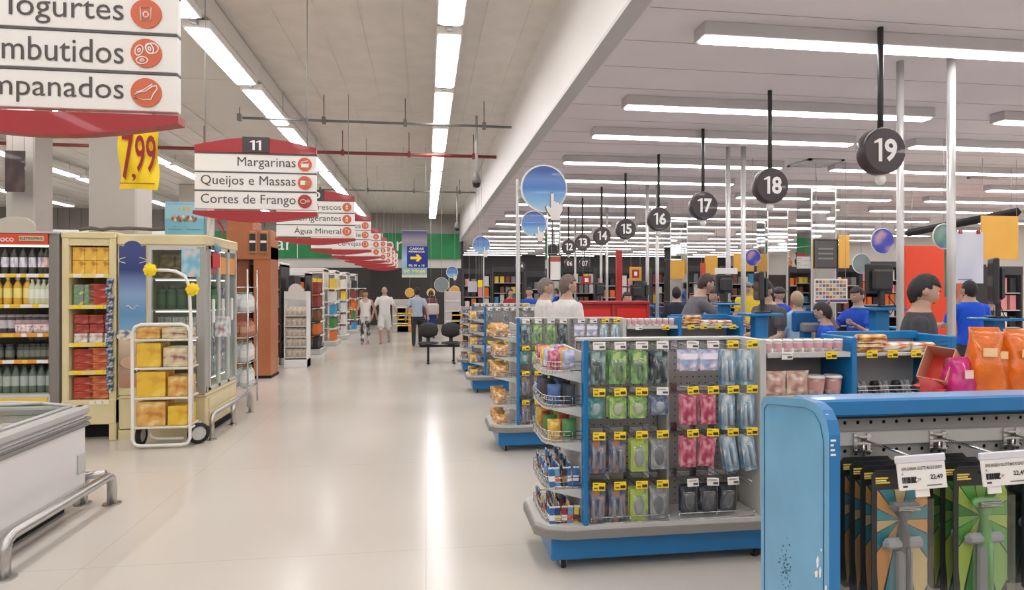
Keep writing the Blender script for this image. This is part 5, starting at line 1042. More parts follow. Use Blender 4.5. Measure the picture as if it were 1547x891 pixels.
    tr_ = (z > .8) & (z < 1.475) & ((e - 1) * np.minimum(rx, ry) < best + .004) ; idx[tr_] = 1; idx[tr_ & (z < .9)] = 2
    idx[(z < .92) & (idx == 1) & (np.abs(cen[:, 0]) < .19)] = 2
    nb = 1.475 if sleeve != 'none' else 1.40
    idx[(z > nb) & (idx == 1) & (np.abs(cen[:, 0]) < .1)] = 0
    if sleeve == 'none': idx[(z > 1.36) & (idx == 1) & (np.abs(cen[:, 0]) < .06) & (cen[:, 1] < cy)] = 0
    me.materials.clear(); [me.materials.append(m) for m in mats]; me.polygons.foreach_set('material_index', idx.tolist())
    # head, face and hands joined to the same body mesh
    hd = MB(); hc = Vector((0, ln(1.64) - .018, 1.632)); nu, nv = 28, 20; vs = []; fs = []
    def hp(th, ph, off=0.):
        x, y, z_ = math.sin(th) * math.cos(ph), math.sin(th) * math.sin(ph), math.cos(th)
        rx_, ry_, rz_ = .078, .098, .118
        if z_ < 0: rx_ *= 1 - .28 * z_ * z_ - .1 * abs(z_); ry_ *= 1 - .12 * z_ * z_
        f = 1.0; fr = -y
        if fr > 0:
            f += .20 * math.exp(-((x / .13) ** 2 + ((z_ + .18) / .17) ** 2)) * (fr > .5) + .05 * math.exp(-((x / .35) ** 2 + ((z_ + .9) / .25) ** 2))
            f -= .055 * (math.exp(-(((abs(x) - .38) / .16) ** 2 + ((z_ - .06) / .12) ** 2)))
            f += .03 * math.exp(-((x / .28) ** 2 + ((z_ + .53) / .1) ** 2))
        return Vector((x * rx_ * (f if fr <= 0 else 1) * (1 + off), y * ry_ * f * (1 + off), z_ * rz_ * (1 + off)))
    HM = Matrix.Translation(hc) @ Matrix.Rotation(R(head[0]), 4, 'Z') @ Matrix.Rotation(R(head[1]), 4, 'X')
    for j in range(nv + 1):
        for i in range(nu): vs.append(hp(PI * j / nv, 2 * PI * i / nu))
    for j in range(nv):
        for i in range(nu): q = (i + 1) % nu; fs.append((j * nu + i, (j + 1) * nu + i, (j + 1) * nu + q, j * nu + q))
    hd.add(vs, fs, SK, True, HM)
    for sx in (-1, 1):
        hd.ell((sx * .031, -.083, .007), (.0135, .009, .009), EYEW, 10, 6, HM); hd.ell((sx * .031, -.0905, .007), (.0055, .003, .0055), EYED, 8, 5, HM)
        hd.ell((sx * .032, -.092, .03), (.018, .005, .0035), HR_, 8, 5, HM); hd.ell((sx * .079, .01, -.008), (.011, .021, .032), SK, 10, 6, HM)
    hd.ell((0, -.094, -.062), (.024, .007, .0055), LIP, 10, 5, HM)
    base = len(me.vertices); bm = bmesh.new(); bm.from_mesh(me)
    for src in (hd, hb):
        m2 = src.mesh('tmp2'); off = []
        for mm in m2.materials:
            if mm.name not in [k.name for k in me.materials]: me.materials.append(mm)
            off.append([k.name for k in me.materials].index(mm.name))
        for p in m2.polygons: p.material_index = off[p.material_index]
        bm.from_mesh(m2)
    bm.to_mesh(me); bm.free(); me.name = 'body'
    Xw = XY(px, Y) if X is None else X
    t = T('person', label, 'person', (Xw, Y, 0), (0, 0, R(rz)), group, (s, s, s))
    lo = min(lows) - .062
    O('body', me, t, (0, 0, -lo))
    # hair
    hv = []; hf = []; hb2 = MB(); nz = {'short': -.5, 'long': -.75, 'bald': -.3}.get(hairkind, -.35)
    grid = {}
    for j in range(nv + 1):
        for i in range(nu):
            th, ph = PI * j / nv, 2 * PI * i / nu; n_ = .03 * math.sin(i * 2.3 + j) + .012 * math.sin(i * 5 + j * 3)
            grid[j, i] = len(hv); hv.append(hp(th, ph, .10 + n_ + (.12 if hairkind == 'long' and j > 8 else 0)))
    for j in range(nv):
        for i in range(nu):
            th, ph = PI * (j + .5) / nv, 2 * PI * (i + .5) / nu; x, y, z_ = math.sin(th) * math.cos(ph), math.sin(th) * math.sin(ph), math.cos(th)
            side = .12 + .0 if abs(x) > .6 else .42
            keep = z_ > (.5 if y < -.35 else (.5 - (y + .35) * 1.6)) or (y > .15 and z_ > nz)
            if hairkind == 'bald': keep = (y > -.1 and nz < z_ < .45)
            if keep: q = (i + 1) % nu; hf.append((grid[j, i], grid[j + 1, i], grid[j + 1, q], grid[j, q]))
    hb2.add(hv, hf, HR_, True, Matrix.Translation((0, 0, -lo)) @ HM)
    if hairkind == 'long': hb2.ell((0, .05, -.07), (.085, .055, .13), HR_, 14, 8, Matrix.Translation((0, 0, -lo)) @ HM)
    hm_ = hb2.mesh('hair'); bm = bmesh.new(); bm.from_mesh(hm_); bmesh.ops.delete(bm, geom=[v for v in bm.verts if not v.link_faces], context='VERTS'); bm.to_mesh(hm_); bm.free()
    o = O('hair', hm_, t); 
    if len(hf): md = o.modifiers.new('thick', 'SOLIDIFY'); md.thickness = .012; md.offset = -1
    if cap: O('cap', MB().ell((0, .0, .045), (.09, .108, .085), C(*cap), 16, 8, Matrix.Translation((0, 0, -lo)) @ HM).bbox(-.06, .06, -.17, -.07, .045, .055, C(*cap), .004, Matrix.Translation((0, 0, -lo)) @ HM), t)
    return t
down = ((-.05, .02, -.27), (-.01, -.05, -.24)), ((.05, .02, -.27), (.01, -.05, -.24))
walk = [((-.01, -.14, -.39), (0, .03, -.41)), ((.01, .10, -.40), (0, .16, -.37))]
WP = PM('trouser_print', [(40, 44, 50), (190, 190, 190), (60, 64, 70), (226, 224, 222)], 9, .8, 'Object', coat=0)
person('person', 'woman in white tank top and black and white printed trousers walking up the aisle', 552, 18.75, 1.60, 6, (232, 228, 224), hair=(56, 42, 38), print_p=WP, sleeve='none', hairkind='long', legs=walk, arms=(((-.07, .02, -.27), (-.05, -.04, -.24)), ((.12, .03, -.26), (.05, -.03, -.24))), shoes=(200, 120, 130))
person('person', 'man in white t-shirt and white shorts walking hand in hand with the woman', 581, 18.7, 1.70, -4, (228, 226, 224), (222, 220, 218), hair=(120, 84, 70), sleeve='short', shorts=True, hairkind='bald', legs=[walk[1], walk[0]][::-1], arms=(((-.11, .0, -.26), (-.06, -.02, -.24)), ((.12, .02, -.26), (.08, -.05, -.22))), belly=1.05, shoes=(170, 120, 100))
person('person', 'man in pale blue t-shirt and black trousers walking away down the aisle', 630, 17.6, 1.68, 182, (170, 184, 200), (42, 42, 48), hair=(36, 32, 32), legs=walk, arms=(((-.1, .02, -.26), (-.03, -.06, -.23)), ((.1, .02, -.26), (.03, -.06, -.23))))
person('person', 'person in dark striped top with a pale bag beyond the man in pale blue', 651, 20.4, 1.55, 170, (120, 70, 90), (40, 60, 140), hair=(60, 44, 40), hairkind='long', sleeve='long', voxel=.02)
t = T('shoulder_bag', 'pale beige bag carried by the person beyond the man in pale blue', 'bag', (XY(654, 20.1), 20.2, .78)); O('bag', MB().bbox(-.19, .19, -.05, .05, 0, .36, C(206, 194, 180), .04), t); O('strap', MB().tube([(-.12, 0, .35), (-.08, .02, .62), (.06, .02, .62), (.12, 0, .35)], .012, C(160, 140, 120), 6), t)
person('person', 'grey-haired man in white t-shirt facing the tills, farther of two', 822, 8.1, 1.775, 96, (214, 210, 206), hair=(122, 114, 110), head=(-6, 6))
person('person', 'taller brown-haired man in white t-shirt seen from behind, nearer of two', 856, 7.15, 1.80, 118, (222, 219, 216), hair=(116, 98, 90), belly=1.14, head=(-14, 4))
person('person', 'bearded man in dark grey t-shirt bending over the till, below sign 17', 1030, 7.7, 1.83, 88, (98, 98, 104), hair=(58, 46, 42), lean=.42, head=(8, 24), belly=1.1, arms=(((-.05, -.22, -.2), (.0, -.22, -.05)), ((.05, -.2, -.22), (0, -.22, -.06))))
person('person', 'man in dark grey t-shirt handing items over, beside the blonde woman', 1168, 6.75, 1.74, -76, (86, 84, 88), hair=(36, 32, 32), lean=.15, head=(0, 14), arms=(((-.05, .0, -.28), (.0, -.24, -.05)), ((.05, -.05, -.27), (.0, -.25, -.06))))
person('person', 'blonde short-haired woman in pale blue top seen from behind', 1205, 7.7, 1.60, 176, (150, 186, 214), hair=(176, 152, 120), head=(0, 8))
person('person', 'young cashier in bright blue t-shirt bending low in front of the monitor', 1257, 6.05, 1.50, -128, (28, 84, 200), hair=(38, 32, 32), head=(-20, 22), lean=.12)
person('person', 'cashier in blue polo resting chin on hand behind the black monitor', 1297, 7.3, 1.66, -80, (30, 76, 190), hair=(44, 36, 34), head=(0, 12), arms=(((-.05, -.16, -.2), (.05, -.14, .24)), ((.06, -.1, -.24), (0, -.2, .1))))
person('person', 'dark-haired man in black t-shirt looking down, largest figure in view', 1383, 4.25, 1.75, 52, (62, 62, 68), hair=(32, 28, 30), head=(14, 20), lean=.05, belly=1.08, arms=(((-.06, .0, -.27), (.02, -.22, -.08)), ((.06, -.04, -.27), (-.04, -.22, -.06))), voxel=.011)
person('person', 'boy in bright blue t-shirt seen from behind near the held-up poster', 1466, 7.35, 1.74, 172, (24, 84, 214), hair=(34, 28, 28), shoes=(60, 60, 60), arms=(((-.05, .0, -.27), (.0, -.14, -.18)), ((.1, -.1, -.24), (.05, -.2, .02))))
person('person', 'person hidden behind a white poster, holding it up with both hands', 1462, 8.3, 1.72, 0, (190, 120, 110), hair=(60, 50, 46), arms=(((-.09, -.1, -.05), (.0, -.07, .25)), ((.09, -.1, -.05), (.0, -.07, .25))))
person('person', 'cashier with raised forearms in blue shirt beside the nearer white pole', 1080, 9.25, 1.62, -64, (30, 80, 200), hair=(46, 38, 36), arms=(((-.05, -.12, -.22), (.0, -.2, .12)), ((.05, -.16, -.2), (-.04, -.2, .1))))
person('person', 'cashier with dark cap and blue shirt facing the shop, behind the grey t-shirt man', 1176, 9.3, 1.66, 10, (32, 80, 196), hair=(40, 34, 32), cap=(48, 46, 50))
person('person', 'man in yellow t-shirt far behind the tills', 1129, 12.2, 1.76, -12, (226, 196, 60), hair=(110, 104, 100), cap=(120, 118, 118))
person('person', 'dark-haired woman behind the red counter below sign 15', 946, 9.58, 1.58, 20, (90, 60, 60), hair=(40, 32, 32), hairkind='long')
person('person', 'person with black hair beyond the bending man under sign 16', 1022, 10.6, 1.66, 160, (40, 44, 60), hair=(26, 24, 26))
person('person', 'customer in red top far beyond the third gondola', 770, 16.5, 1.62, 40, (170, 50, 50), hair=(56, 44, 40), hairkind='long', voxel=.02)
person('person', 'staff member in blue shirt in the distance left of the red counter', 800, 14.5, 1.66, -30, (40, 84, 180), hair=(44, 36, 34), voxel=.02)
# ------------------------------------------------------------------ waiting bench
Yb = 13.85; x0, x1 = XY(634, Yb), XY(698, Yb); t = T('waiting_bench', 'black two-seat waiting bench on a single beam in the aisle', 'bench', ((x0 + x1) / 2, Yb, 0)); wb_ = (x1 - x0) / 2
for sx, pp in ((-1, 647), (1, 682)):
    xx = XY(pp, Yb) - (x0 + x1) / 2
    O('backrest', MB().bbox(-.2, .2, -.03, .03, -.13, .13, BLACK, .03).ell((0, 0, 0), (.225, .05, .175), BLACK, 20, 10), t, (xx, .26, .70), (R(-12), 0, 0)); O('backrest_bracket', MB().bbox(-.04, .04, -.015, .015, 0, .2, BLACK, .008), t, (xx, .24, .4), (R(-10), 0, 0))
    O('seat', MB().ell((0, 0, 0), (.235, .23, .035), BLACK, 20, 8), t, (xx, .02, .435))
O('beam', MB().bbox(-wb_, wb_, -.03, .03, .345, .395, BLACK, .008), t)
O('leg', MB().bbox(-.025, .025, -.02, .02, .02, .35, BLACK, .006).bbox(-.03, .03, -.26, .26, .0, .035, BLACK, .01), t, (-wb_ * .6, 0, 0)); O('leg', MB().bbox(-.025, .025, -.02, .02, .02, .35, BLACK, .006).bbox(-.03, .03, -.26, .26, .0, .035, BLACK, .01), t, (wb_ * .6, 0, 0))
# ------------------------------------------------------------------ aisle shelving on the left
def shelf_row(label, px1, Y, n=5, w_=1.5, ht=2.05, end='white', group=None):
    X1 = XY(px1, Y); t = T('shelf_unit', label, 'shelves', (X1 - w_, Y, 0), group=group); E = WHITE if end == 'white' else M('dark_rack', (56, 56, 58), .5)
    O('side_panel', MB().bbox(w_ - .03, w_, 0, .9, 0, ht, E, .005), t); O('back_panel', MB().box(0, w_ - .03, .44, .46, 0, ht - .1, E), t); O('plinth', MB().bbox(0, w_ + .35, 0, .9, 0, .13, LGREY, .01), t)
    O('header', MB().bbox(0, w_, 0, .9, ht - .06, ht + .04, WHITE, .01), t)
    zs = [.14 + i * (ht - .3) / n for i in range(n)]
    for i, z in enumerate(zs):
        s = O('shelf', MB().box(0, w_ - .03, .03, .44, z - .02, z, LGREY), t); O('price_strip', MB().box(0, w_ - .03, .015, .03, z - .035, z + .005, (WSTRIP, YSTRIP, WSTRIP)[i % 3]), s)
        O('end_shelf', MB().box(w_, w_ + .33, .08, .82, z - .02, z, E).box(w_ + .33, w_ + .34, .08, .82, z - .035, z + .005, WSTRIP), t)
    return t, X1, zs, (ht - .3) / n
palette = [('orange', (232, 120, 50)), ('blue', (70, 160, 210)), ('green', (70, 140, 70)), ('yellow', (240, 206, 70)), ('dark red', (150, 60, 60)), ('grey', (130, 130, 134)), ('white', (226, 222, 216)), ('brown', (130, 84, 60)), ('black', (50, 50, 54)), ('pink', (226, 150, 150))]
PB = [(n, carton(.13, .13, .2, M('pack_' + n.replace(' ', '_'), c, .5)), carton(.13, .13, .28, M('pack_' + n.replace(' ', '_')))) for n, c in palette]
def fill_row(X1, Y, zs, gap, nm, seed, w_=.8, ends=True, pal=None):
    rr = random.Random(seed); WO = ['bottom', 'second lowest', 'middle', 'second highest', 'top', 'highest']
    for zi, z in enumerate(zs):
        k = rr.choice(pal or range(10)); k2 = rr.choice(pal or range(10))
        for i in range(int(w_ / .145)):
            n_, a, b_ = PB[k if i > 2 else k2]; put('shelf_box', b_ if gap > .33 else a, '%s carton, %s from the aisle end, %s shelf of the %s' % (n_, ORD[i], WO[zi], nm), 'box', (X1 - .12 - i * .145, Y + .06, z + .001), 'cartons on the %s' % nm)
        if ends:
            k3 = rr.choice(pal or range(10))
            for i in range(4): n_, a, b_ = PB[k3]; put('shelf_box', b_ if gap > .33 else a, '%s carton, %s back on the %s end shelf of the %s' % (n_, ORD[i], WO[zi], nm), 'box', (X1 + .2, Y + .14 + i * .16, z + .001), 'end cartons on the %s' % nm)
for i, (px1, Y, nm, pal) in enumerate(((424, 14.0, 'first aisle shelving', [5, 6, 8, 4]), (462, 15.9, 'second aisle shelving', [4, 7, 8, 0]), (489, 18.1, 'third aisle shelving', [0, 1, 2, 3, 6]), (507, 20.4, 'fourth aisle shelving', [3, 5, 6]), (524, 22.9, 'fifth aisle shelving', None), (537, 25.4, 'sixth aisle shelving', None))):
    t, X1, zs, gap = shelf_row('tall shelving unit ending at the aisle, %s beyond the wooden kiosk' % ORD[i], px1, Y, 5, 1.6, 2.15 if i != 1 else 2.0, 'dark' if i in (0, 1) else 'white'); fill_row(X1, Y, zs, gap, nm, i, 1.15 if i == 0 else .75, True, pal)
# white snack stand in front of the shelving
Ys2 = 13.9; xa, xb = XY(429, Ys2 - .5), XY(464, Ys2 - .5); ws = xb - xa; t = T('snack_stand', 'white shelf stand with arched top full of beige snack bags', 'stand', (xa, Ys2 - .5, 0)); zt = lambda p: ZY(446, p, Ys2 - .5)
O('side_panel', MB().bbox(0, .02, 0, .4, 0, zt(440), WHITE, .004), t); O('side_panel', MB().bbox(ws - .02, ws, 0, .4, 0, zt(440), WHITE, .004), t); O('back_panel', MB().box(.02, ws - .02, .38, .4, 0, zt(440), WHITE), t)
O('base', MB().bbox(0, ws, -.01, .4, 0, zt(543), WHITE, .004), t); O('header_board', MB().prism([(0.02, zt(452)), (ws - .02, zt(452)), (ws - .02, zt(440))] + [(ws / 2 + (ws / 2 - .08) * math.cos(a), zt(440) + .16 * math.sin(a)) for a in [k * PI / 8 for k in range(9)]] + [(.02, zt(440))], .0, .015, M('stand_header', (220, 216, 212), .5)), t)
sbg = pillow(.14, .18, .08, PM('beige_snack', [(214, 202, 180), (226, 218, 200), (196, 180, 156)], 5))
for k, p in enumerate((540, 524, 509, 493, 477)):
    z = zt(p); O('shelf', MB().box(.02, ws - .02, .0, .38, z - .015, z, LGREY).box(.02, ws - .02, -.01, .0, z - .015, z + .02, LGREY), t)
    for i in range(4): put('snack_bag', sbg, 'beige snack bag, %s from left, %s shelf of the white snack stand' % (ORD[i], ('bottom', 'second lowest', 'middle', 'second highest', 'top')[k]), 'bag', (xa + .08 + i * (ws - .16) / 3, Ys2 - .42, z + .182), 'beige bags on the snack stand')
# ------------------------------------------------------------------ checkout side: poles, mirrors, counters, screens
POLE = M('pole_aluminium', (206, 204, 202), .35, .5)
def pole(px, Y, r, label): t = T('ceiling_pole', label, 'pole', (XY(px, Y), Y, 0)); O('shaft', MB().tube([(0, 0, 0), (0, 0, ZR - .002)], r, POLE, 12), t); O('base_collar', cyl(r * 1.5, 0, .05, POLE), t)
pole(1437, 4.97, .035, 'thick white pole from floor to ceiling, nearest right-hand one'); pole(1360, 5.25, .032, 'white pole just left of the nearest thick one')
pole(1123, 8.75, .036, 'white pole under sign 18, right one of the pair'); pole(1100, 8.8, .034, 'white pole under sign 18, left one of the pair')
pole(993, 12.1, .034, 'thin white pole under sign 16, right of the pair'); pole(978, 12.2, .034, 'thin white pole under sign 16, left of the pair'); pole(917, 15.5, .034, 'thin white pole right of sign 14'); pole(908, 15.7, .034, 'thin white pole below sign 14'); pole(869, 18.8, .034, 'slim distant pole between signs 12 and 13')
t = T('red_post', 'dark red square post standing below sign 15', 'post', (XY(935, 13), 13, 0)); O('shaft', MB().bbox(-.06, .06, -.06, .06, 0, 2.45, RED, .01), t); O('base_plate', MB().bbox(-.1, .1, -.1, .1, 0, .02, RED, .004), t)
def mirror_col(pa, pb, Y, label):
    x0, x1 = XY(pa, Y), XY(pb, Y); t = T('mirror_column', label, 'column', (x0, Y, 0)); w_ = x1 - x0
    O('core', MB().box(.005, w_ - .005, .005, w_ - .005, 0, ZR - .003, LGREY), t)
    n = 3
    for k in range(n): z0 = k * (ZR - .01) / n; O('mirror_panel', MB().bbox(.012, w_ - .012, -.004, .004, z0 + .004, z0 + ZR / n - .008, MIRROR, .003), t); O('mirror_panel', MB().bbox(-.004, .004, .012, w_ - .012, z0 + .004, z0 + ZR / n - .008, MIRROR, .003), t)
    for x in (0, w_): O('corner_trim', MB().bbox(x - .012, x + .012, -.012, .012, 0, ZR - .003, POLE, .004), t)
mirror_col(1226, 1262, 11.6, 'mirror clad column right of sign 18, behind the picture board'); mirror_col(1160, 1190, 14.8, 'mirror clad column farther back, left of the widest one'); mirror_col(827, 846, 15.2, 'mirror clad column left of lane sign 12'); mirror_col(1013, 1038, 17.5, 'mirror clad column in the middle distance under sign 16')
CB = M('counter_grey', (150, 150, 150), .45)
def counter(X, Y, label):
    t = T('checkout_counter', label, 'counter', (X, Y, 0), group='checkout counters')
    O('body', MB().bbox(0, 1.7, 0, .5, .08, .84, CB, .01), t); O('top', MB().bbox(-.02, 1.72, -.02, .52, .84, .88, BLUE, .008), t); O('conveyor_belt', MB().bbox(.05, 1.1, .05, .42, .881, .89, RUB, .003), t); O('plinth', MB().box(.05, 1.65, .05, .45, 0, .08, DARK), t)
    O('blue_post', MB().bbox(1.3, 1.42, .2, .3, .88, 1.16, BLUE, .01), t); O('tray', MB().bbox(1.15, 1.6, .05, .42, 1.16, 1.185, BLUE, .006), t)
for i, (n, a) in enumerate(LANES.items()): counter(4.85 if n == 19 else 4.25, a[2] + .25, 'grey checkout counter with blue top under lane sign %s, %s' % (n, LPOS[str(n)]))
MONB = M('monitor_shell', (52, 52, 54), .5)
def monitor(px, py, Y, w_, h_, rz, label, tray=True, post=True, zf=None):
    X = XY(px, Y); z = ZY(px, py, Y) - h_ / 2; t = T('till_monitor', label, 'monitor', (X, Y, z), (0, 0, R(rz)))
    O('shell', MB().bbox(-w_ / 2, w_ / 2, -.02, .03, 0, h_, MONB, .012).bbox(-w_ * .4, w_ * .4, -.07, -.02, h_ * .1, h_ * .82, MONB, .03), t); O('screen', MB().box(-w_ * .45, w_ * .45, .03, .033, h_ * .06, h_ * .94, M('dark_screen', (30, 34, 40), .1)), t)
    O('top_vent', MB().box(-w_ * .35, w_ * .35, -.073, -.07, h_ * .74, h_ * .78, C(90, 90, 92)), t)
    O('neck', MB().bbox(-.03, .03, -.05, -.01, -.12, .03, MONB, .006), t); O('foot', MB().bbox(-w_ * .38, w_ * .38, -.1, .06, -.13, -.115, MONB, .005), t)
    O('cable', MB().tube([(.05, -.06, -.02), (.1, -.1, -.12), (.02, -.12, -.2), (-.1, -.1, -.1)], .005, BLACK, 5), t)
    if tray:
        s = T('till_stand', 'blue stand under the ' + label, 'stand', (X, Y, 0)); O('tray', MB().bbox(-w_ * .6, w_ * .6, -.16, .14, z - .16, z - .133, BLUE, .006), s); O('post', MB().bbox(-.07, .07, -.06, .06, .0, z - .16, BLUE, .01), s)
monitor(1328, 421, 5.7, .30, .30, 4, 'large black monitor seen from behind, left of the dark-haired man'); monitor(1147, 432, 6.2, .30, .30, 72, 'black monitor seen edge-on by the grey t-shirt man'); monitor(1094, 429, 8.25, .26, .26, 12, 'dark monitor between the two white poles of the pair')
monitor(974, 437, 10.2, .24, .26, 60, 'small monitor under sign 16'); monitor(1502, 425, 5.58, .30, .46, 54, 'tall black screen seen edge-on beside the boy in blue'); monitor(962, 440, 13.68, .3, .3, 0, 'distant black monitor beyond the red counter'); monitor(905, 437, 13.6, .3, .3, 30, 'distant black monitor right of the two men')
t = T('card_terminal', 'blue backed till screen with grey card terminal behind the blonde woman', 'terminal', (XY(1216, 6.3), 6.3, .0)); zc_ = ZY(1216, 496, 6.5); O('blue_screen', MB().bbox(-.15, .15, -.03, .03, zc_ - .02, zc_ + .2, M('screen_blue_back', (20, 90, 150), .4), .02), t); O('keypad', MB().bbox(-.1, .1, -.12, -.04, zc_ - .02, zc_ + .08, C(120, 124, 124), .02), t); O('stand', MB().bbox(-.05, .05, -.05, .03, 0, zc_ - .02, BLUE, .01), t)
# red counter with two panels
Yr = 8.9; xa, xb = XY(872, Yr), XY(981, Yr); zt_ = ZY(925, 455, Yr); t = T('red_counter', 'bright red counter cabinet with two recessed front panels', 'counter', (xa, Yr, 0)); w_ = xb - xa
O('body', MB().bbox(0, w_, .03, .4, 0, zt_ - .03, RED, .01), t); O('top', MB().bbox(-.01, w_ + .01, -.02, .42, zt_ - .04, zt_, RED, .01), t)
for k in range(2): O('front_panel', MB().bbox(.05 + k * w_ / 2, w_ / 2 - .03 + k * w_ / 2, .012, .03, zt_ - .55, zt_ - .1, M('panel_red', (214, 50, 44), .25, coat=.4), .01), t)
for x in (0, w_ / 2 - .02, w_ - .04): O('frame_post', MB().bbox(x, x + .04, -.0, .03, 0, zt_ - .04, RED, .005), t)
# red partition and boards beyond the tills
Yw = 13.2; x0, x1 = XY(1369, Yw), XY(1442, Yw); S('wall_partition', MB().bbox(x0, x1 + .6, Yw, Yw + .12, 0, ZY(1400, 371, Yw), M('orange_red_wall', (226, 70, 36), .5), .01))
def board(name, cat, label, pa, pb, ya, yb, Y, m, hang=True, frame=None, extra=None, d_=.02):
    x0, x1 = XY(pa, Y), XY(pb, Y); zb, zt = ZY((pa + pb) / 2, yb, Y), ZY((pa + pb) / 2, ya, Y); t = T(name, label, cat, (x0, Y, zb)); O('board', MB().bbox(0, x1 - x0, -d_ / 2, d_ / 2, 0, zt - zb, m, .004), t)
    if frame: O('frame', MB().box(-.02, 0, -.02, .02, -.02, zt - zb + .02, frame).box(x1 - x0, x1 - x0 + .02, -.02, .02, -.02, zt - zb + .02, frame).box(0, x1 - x0, -.02, .02, zt - zb, zt - zb + .02, frame).box(0, x1 - x0, -.02, .02, -.02, 0, frame), t)
    if hang: O('hanger', MB().tube([(.03, 0, zt - zb), (.03, 0, CZ(x0) - zb)], .004, GREY, 4).tube([(x1 - x0 - .03, 0, zt - zb), (x1 - x0 - .03, 0, CZ(x0) - zb)], .004, GREY, 4), t)
    if extra: extra(t, x1 - x0, zt - zb)
    return t
OCH = M('ochre_board', (222, 168, 70), .55, noise=.05, nscale=3); POS = PM('poster_pale', [(206, 212, 230), (222, 224, 232), (186, 196, 224)], 1.5, kind='NOISE', coat=0)
board('hanging_board', 'board', 'large ochre board hanging right of the held poster', 1482, 1538, 326, 392, 9.0, OCH); board('hanging_board', 'board', 'narrow ochre board right of the tilted grey television', 1267, 1283, 355, 405, 12.0, OCH)
board('hanging_board', 'board', 'dull yellow board hanging under sign 16', 1013, 1034, 393, 421, 14.0, OCH); board('hanging_board', 'board', 'yellow and tan board hanging left of the pair of poles', 1065, 1084, 385, 415, 15.0, OCH); board('hanging_board', 'board', 'yellow board hanging right of the pair of white poles', 1108, 1139, 383, 410, 15.5, OCH)
board('hanging_board', 'board', 'small orange red board hanging left of the yellow and tan one', 1058, 1066, 397, 420, 14.5, C(220, 70, 40))
def clips(t, w_, h_):
    for x in (w_ * .12, w_ * .75): O('clip', MB().bbox(x, x + .05, -.03, .0, h_ - .03, h_ + .02, RED, .004), t)
    O('caption', MB().box(w_ * .1, w_ * .6, -.013, -.01, .05, .065, C(120, 120, 130)), t)
board('held_poster', 'poster', 'white poster with pale blue picture and red clips, held up by hidden hands', 1442, 1485, 350, 428, 8.02, POS, False, None, clips); board('green_banner', 'banner', 'tall green banner strip left of the held poster', 1427, 1446, 345, 448, 8.9, PM('green_print', [(60, 110, 80), (110, 150, 110), (40, 90, 60)], 3, kind='NOISE'))
def faces(t, w_, h_):
    cc_ = [(206, 160, 90), (120, 150, 190), (190, 90, 80), (230, 200, 120), (110, 90, 80)]
    for i in range(9):
        for j in range(5): O('picture_tile', MB().box(.02 + i * (w_ - .04) / 9, .02 + (i + .75) * (w_ - .04) / 9, -.016, -.012, h_ * .2 + j * h_ * .155, h_ * .2 + (j + .72) * h_ * .155, C(*cc_[(i * 3 + j) % 5])), t)
    O('caption_band', MB().box(.01, w_ - .01, -.016, -.012, .02, h_ * .15, C(90, 80, 140)), t)
board('picture_board', 'board', 'white board with rows of small coloured pictures below the grey television', 1230, 1280, 421, 458, 9.6, C(236, 230, 224), True, None, faces)
board('television', 'television', 'tilted dark grey flat television with blurred text lines', 1231, 1264, 363, 404, 11.0, M('tv_grey', (82, 82, 84), .3), True, BLACK, lambda t, w_, h_: [O('text_line', MB().box(.06, w_ - .08, -.016, -.012, h_ * (.3 + .18 * k), h_ * (.36 + .18 * k), C(130, 130, 132)), t) for k in range(3)])
board('standing_frame', 'sign', 'black framed standing sign with white sheet and orange top', 831, 847, 386, 423, 11.5, PM('frame_sheet', [((236, 234, 230), 0), ((236, 234, 230), .7), ((210, 80, 50), .75), ((236, 234, 230), .95)], kind='Z'), True, BLACK)
board('hanging_board', 'board', 'ochre board with red and white card hanging under sign 15', 951, 969, 403, 424, 12.5, OCH, True, None, lambda t, w_, h_: O('card', MB().box(w_ * .2, w_ * .8, -.016, -.012, h_ * .2, h_ * .8, RED).box(w_ * .38, w_ * .62, -.018, -.016, h_ * .35, h_ * .65, WHITE), t))
board('hanging_board', 'board', 'small red card with white square hanging under sign 13', 879, 893, 417, 429, 14.6, RED, True, None, lambda t, w_, h_: O('card', MB().box(w_ * .3, w_ * .7, -.016, -.012, h_ * .25, h_ * .75, WHITE), t))
board('paper_notice', 'paper', 'grey paper notice hanging left of the first gondolas at the tills', 707, 721, 425, 441, 15.2, C(190, 188, 196)); board('paper_notice', 'paper', 'small yellow notice hanging beside the paper notice', 722, 729, 423, 434, 15.0, YEL)
board('direction_banner', 'banner', 'white paper bent over the monitor between the two white poles', 1080, 1114, 405, 414, 8.2, WHITE, False)
def round_sign(px, py, Y, r, label, m):
    t = T('round_sign', label, 'sign', (XY(px, Y), Y, ZY(px, py, Y))); O('disc', MB().lathe([(r, -.015), (r, .015)], m, 28, mx=Matrix.Rotation(R(90), 4, 'X')), t); O('rim', MB().tube([(r * math.cos(k * PI / 14), 0, r * math.sin(k * PI / 14)) for k in range(28)], .012, WHITE, 6, closed=True), t); O('hanger', MB().tube([(0, 0, r), (0, 0, CZ(XY(px, Y)) - ZY(px, py, Y))], .005, GREY, 4), t)
BM = PM('ball_print', [(40, 50, 160), (60, 70, 200), (150, 190, 200), (190, 140, 150), (50, 60, 190)], 2, kind='NOISE')
round_sign(1333, 364, 8.9, .19, 'round blue and pastel sign above the black monitor', BM); round_sign(1426, 357, 7.9, .17, 'round green and blue sign left of the held poster', PM('ball_print2', [(90, 150, 120), (150, 170, 190), (70, 90, 190)], 2, kind='NOISE')); round_sign(1137, 389, 9.5, .13, 'small round blue sign right of the pair of poles', BM); round_sign(1301, 398, 9.2, .15, 'round grey green sign low beside the mirror column', PM('ball_print3', [(150, 170, 160), (120, 140, 150)], 2, kind='NOISE'))
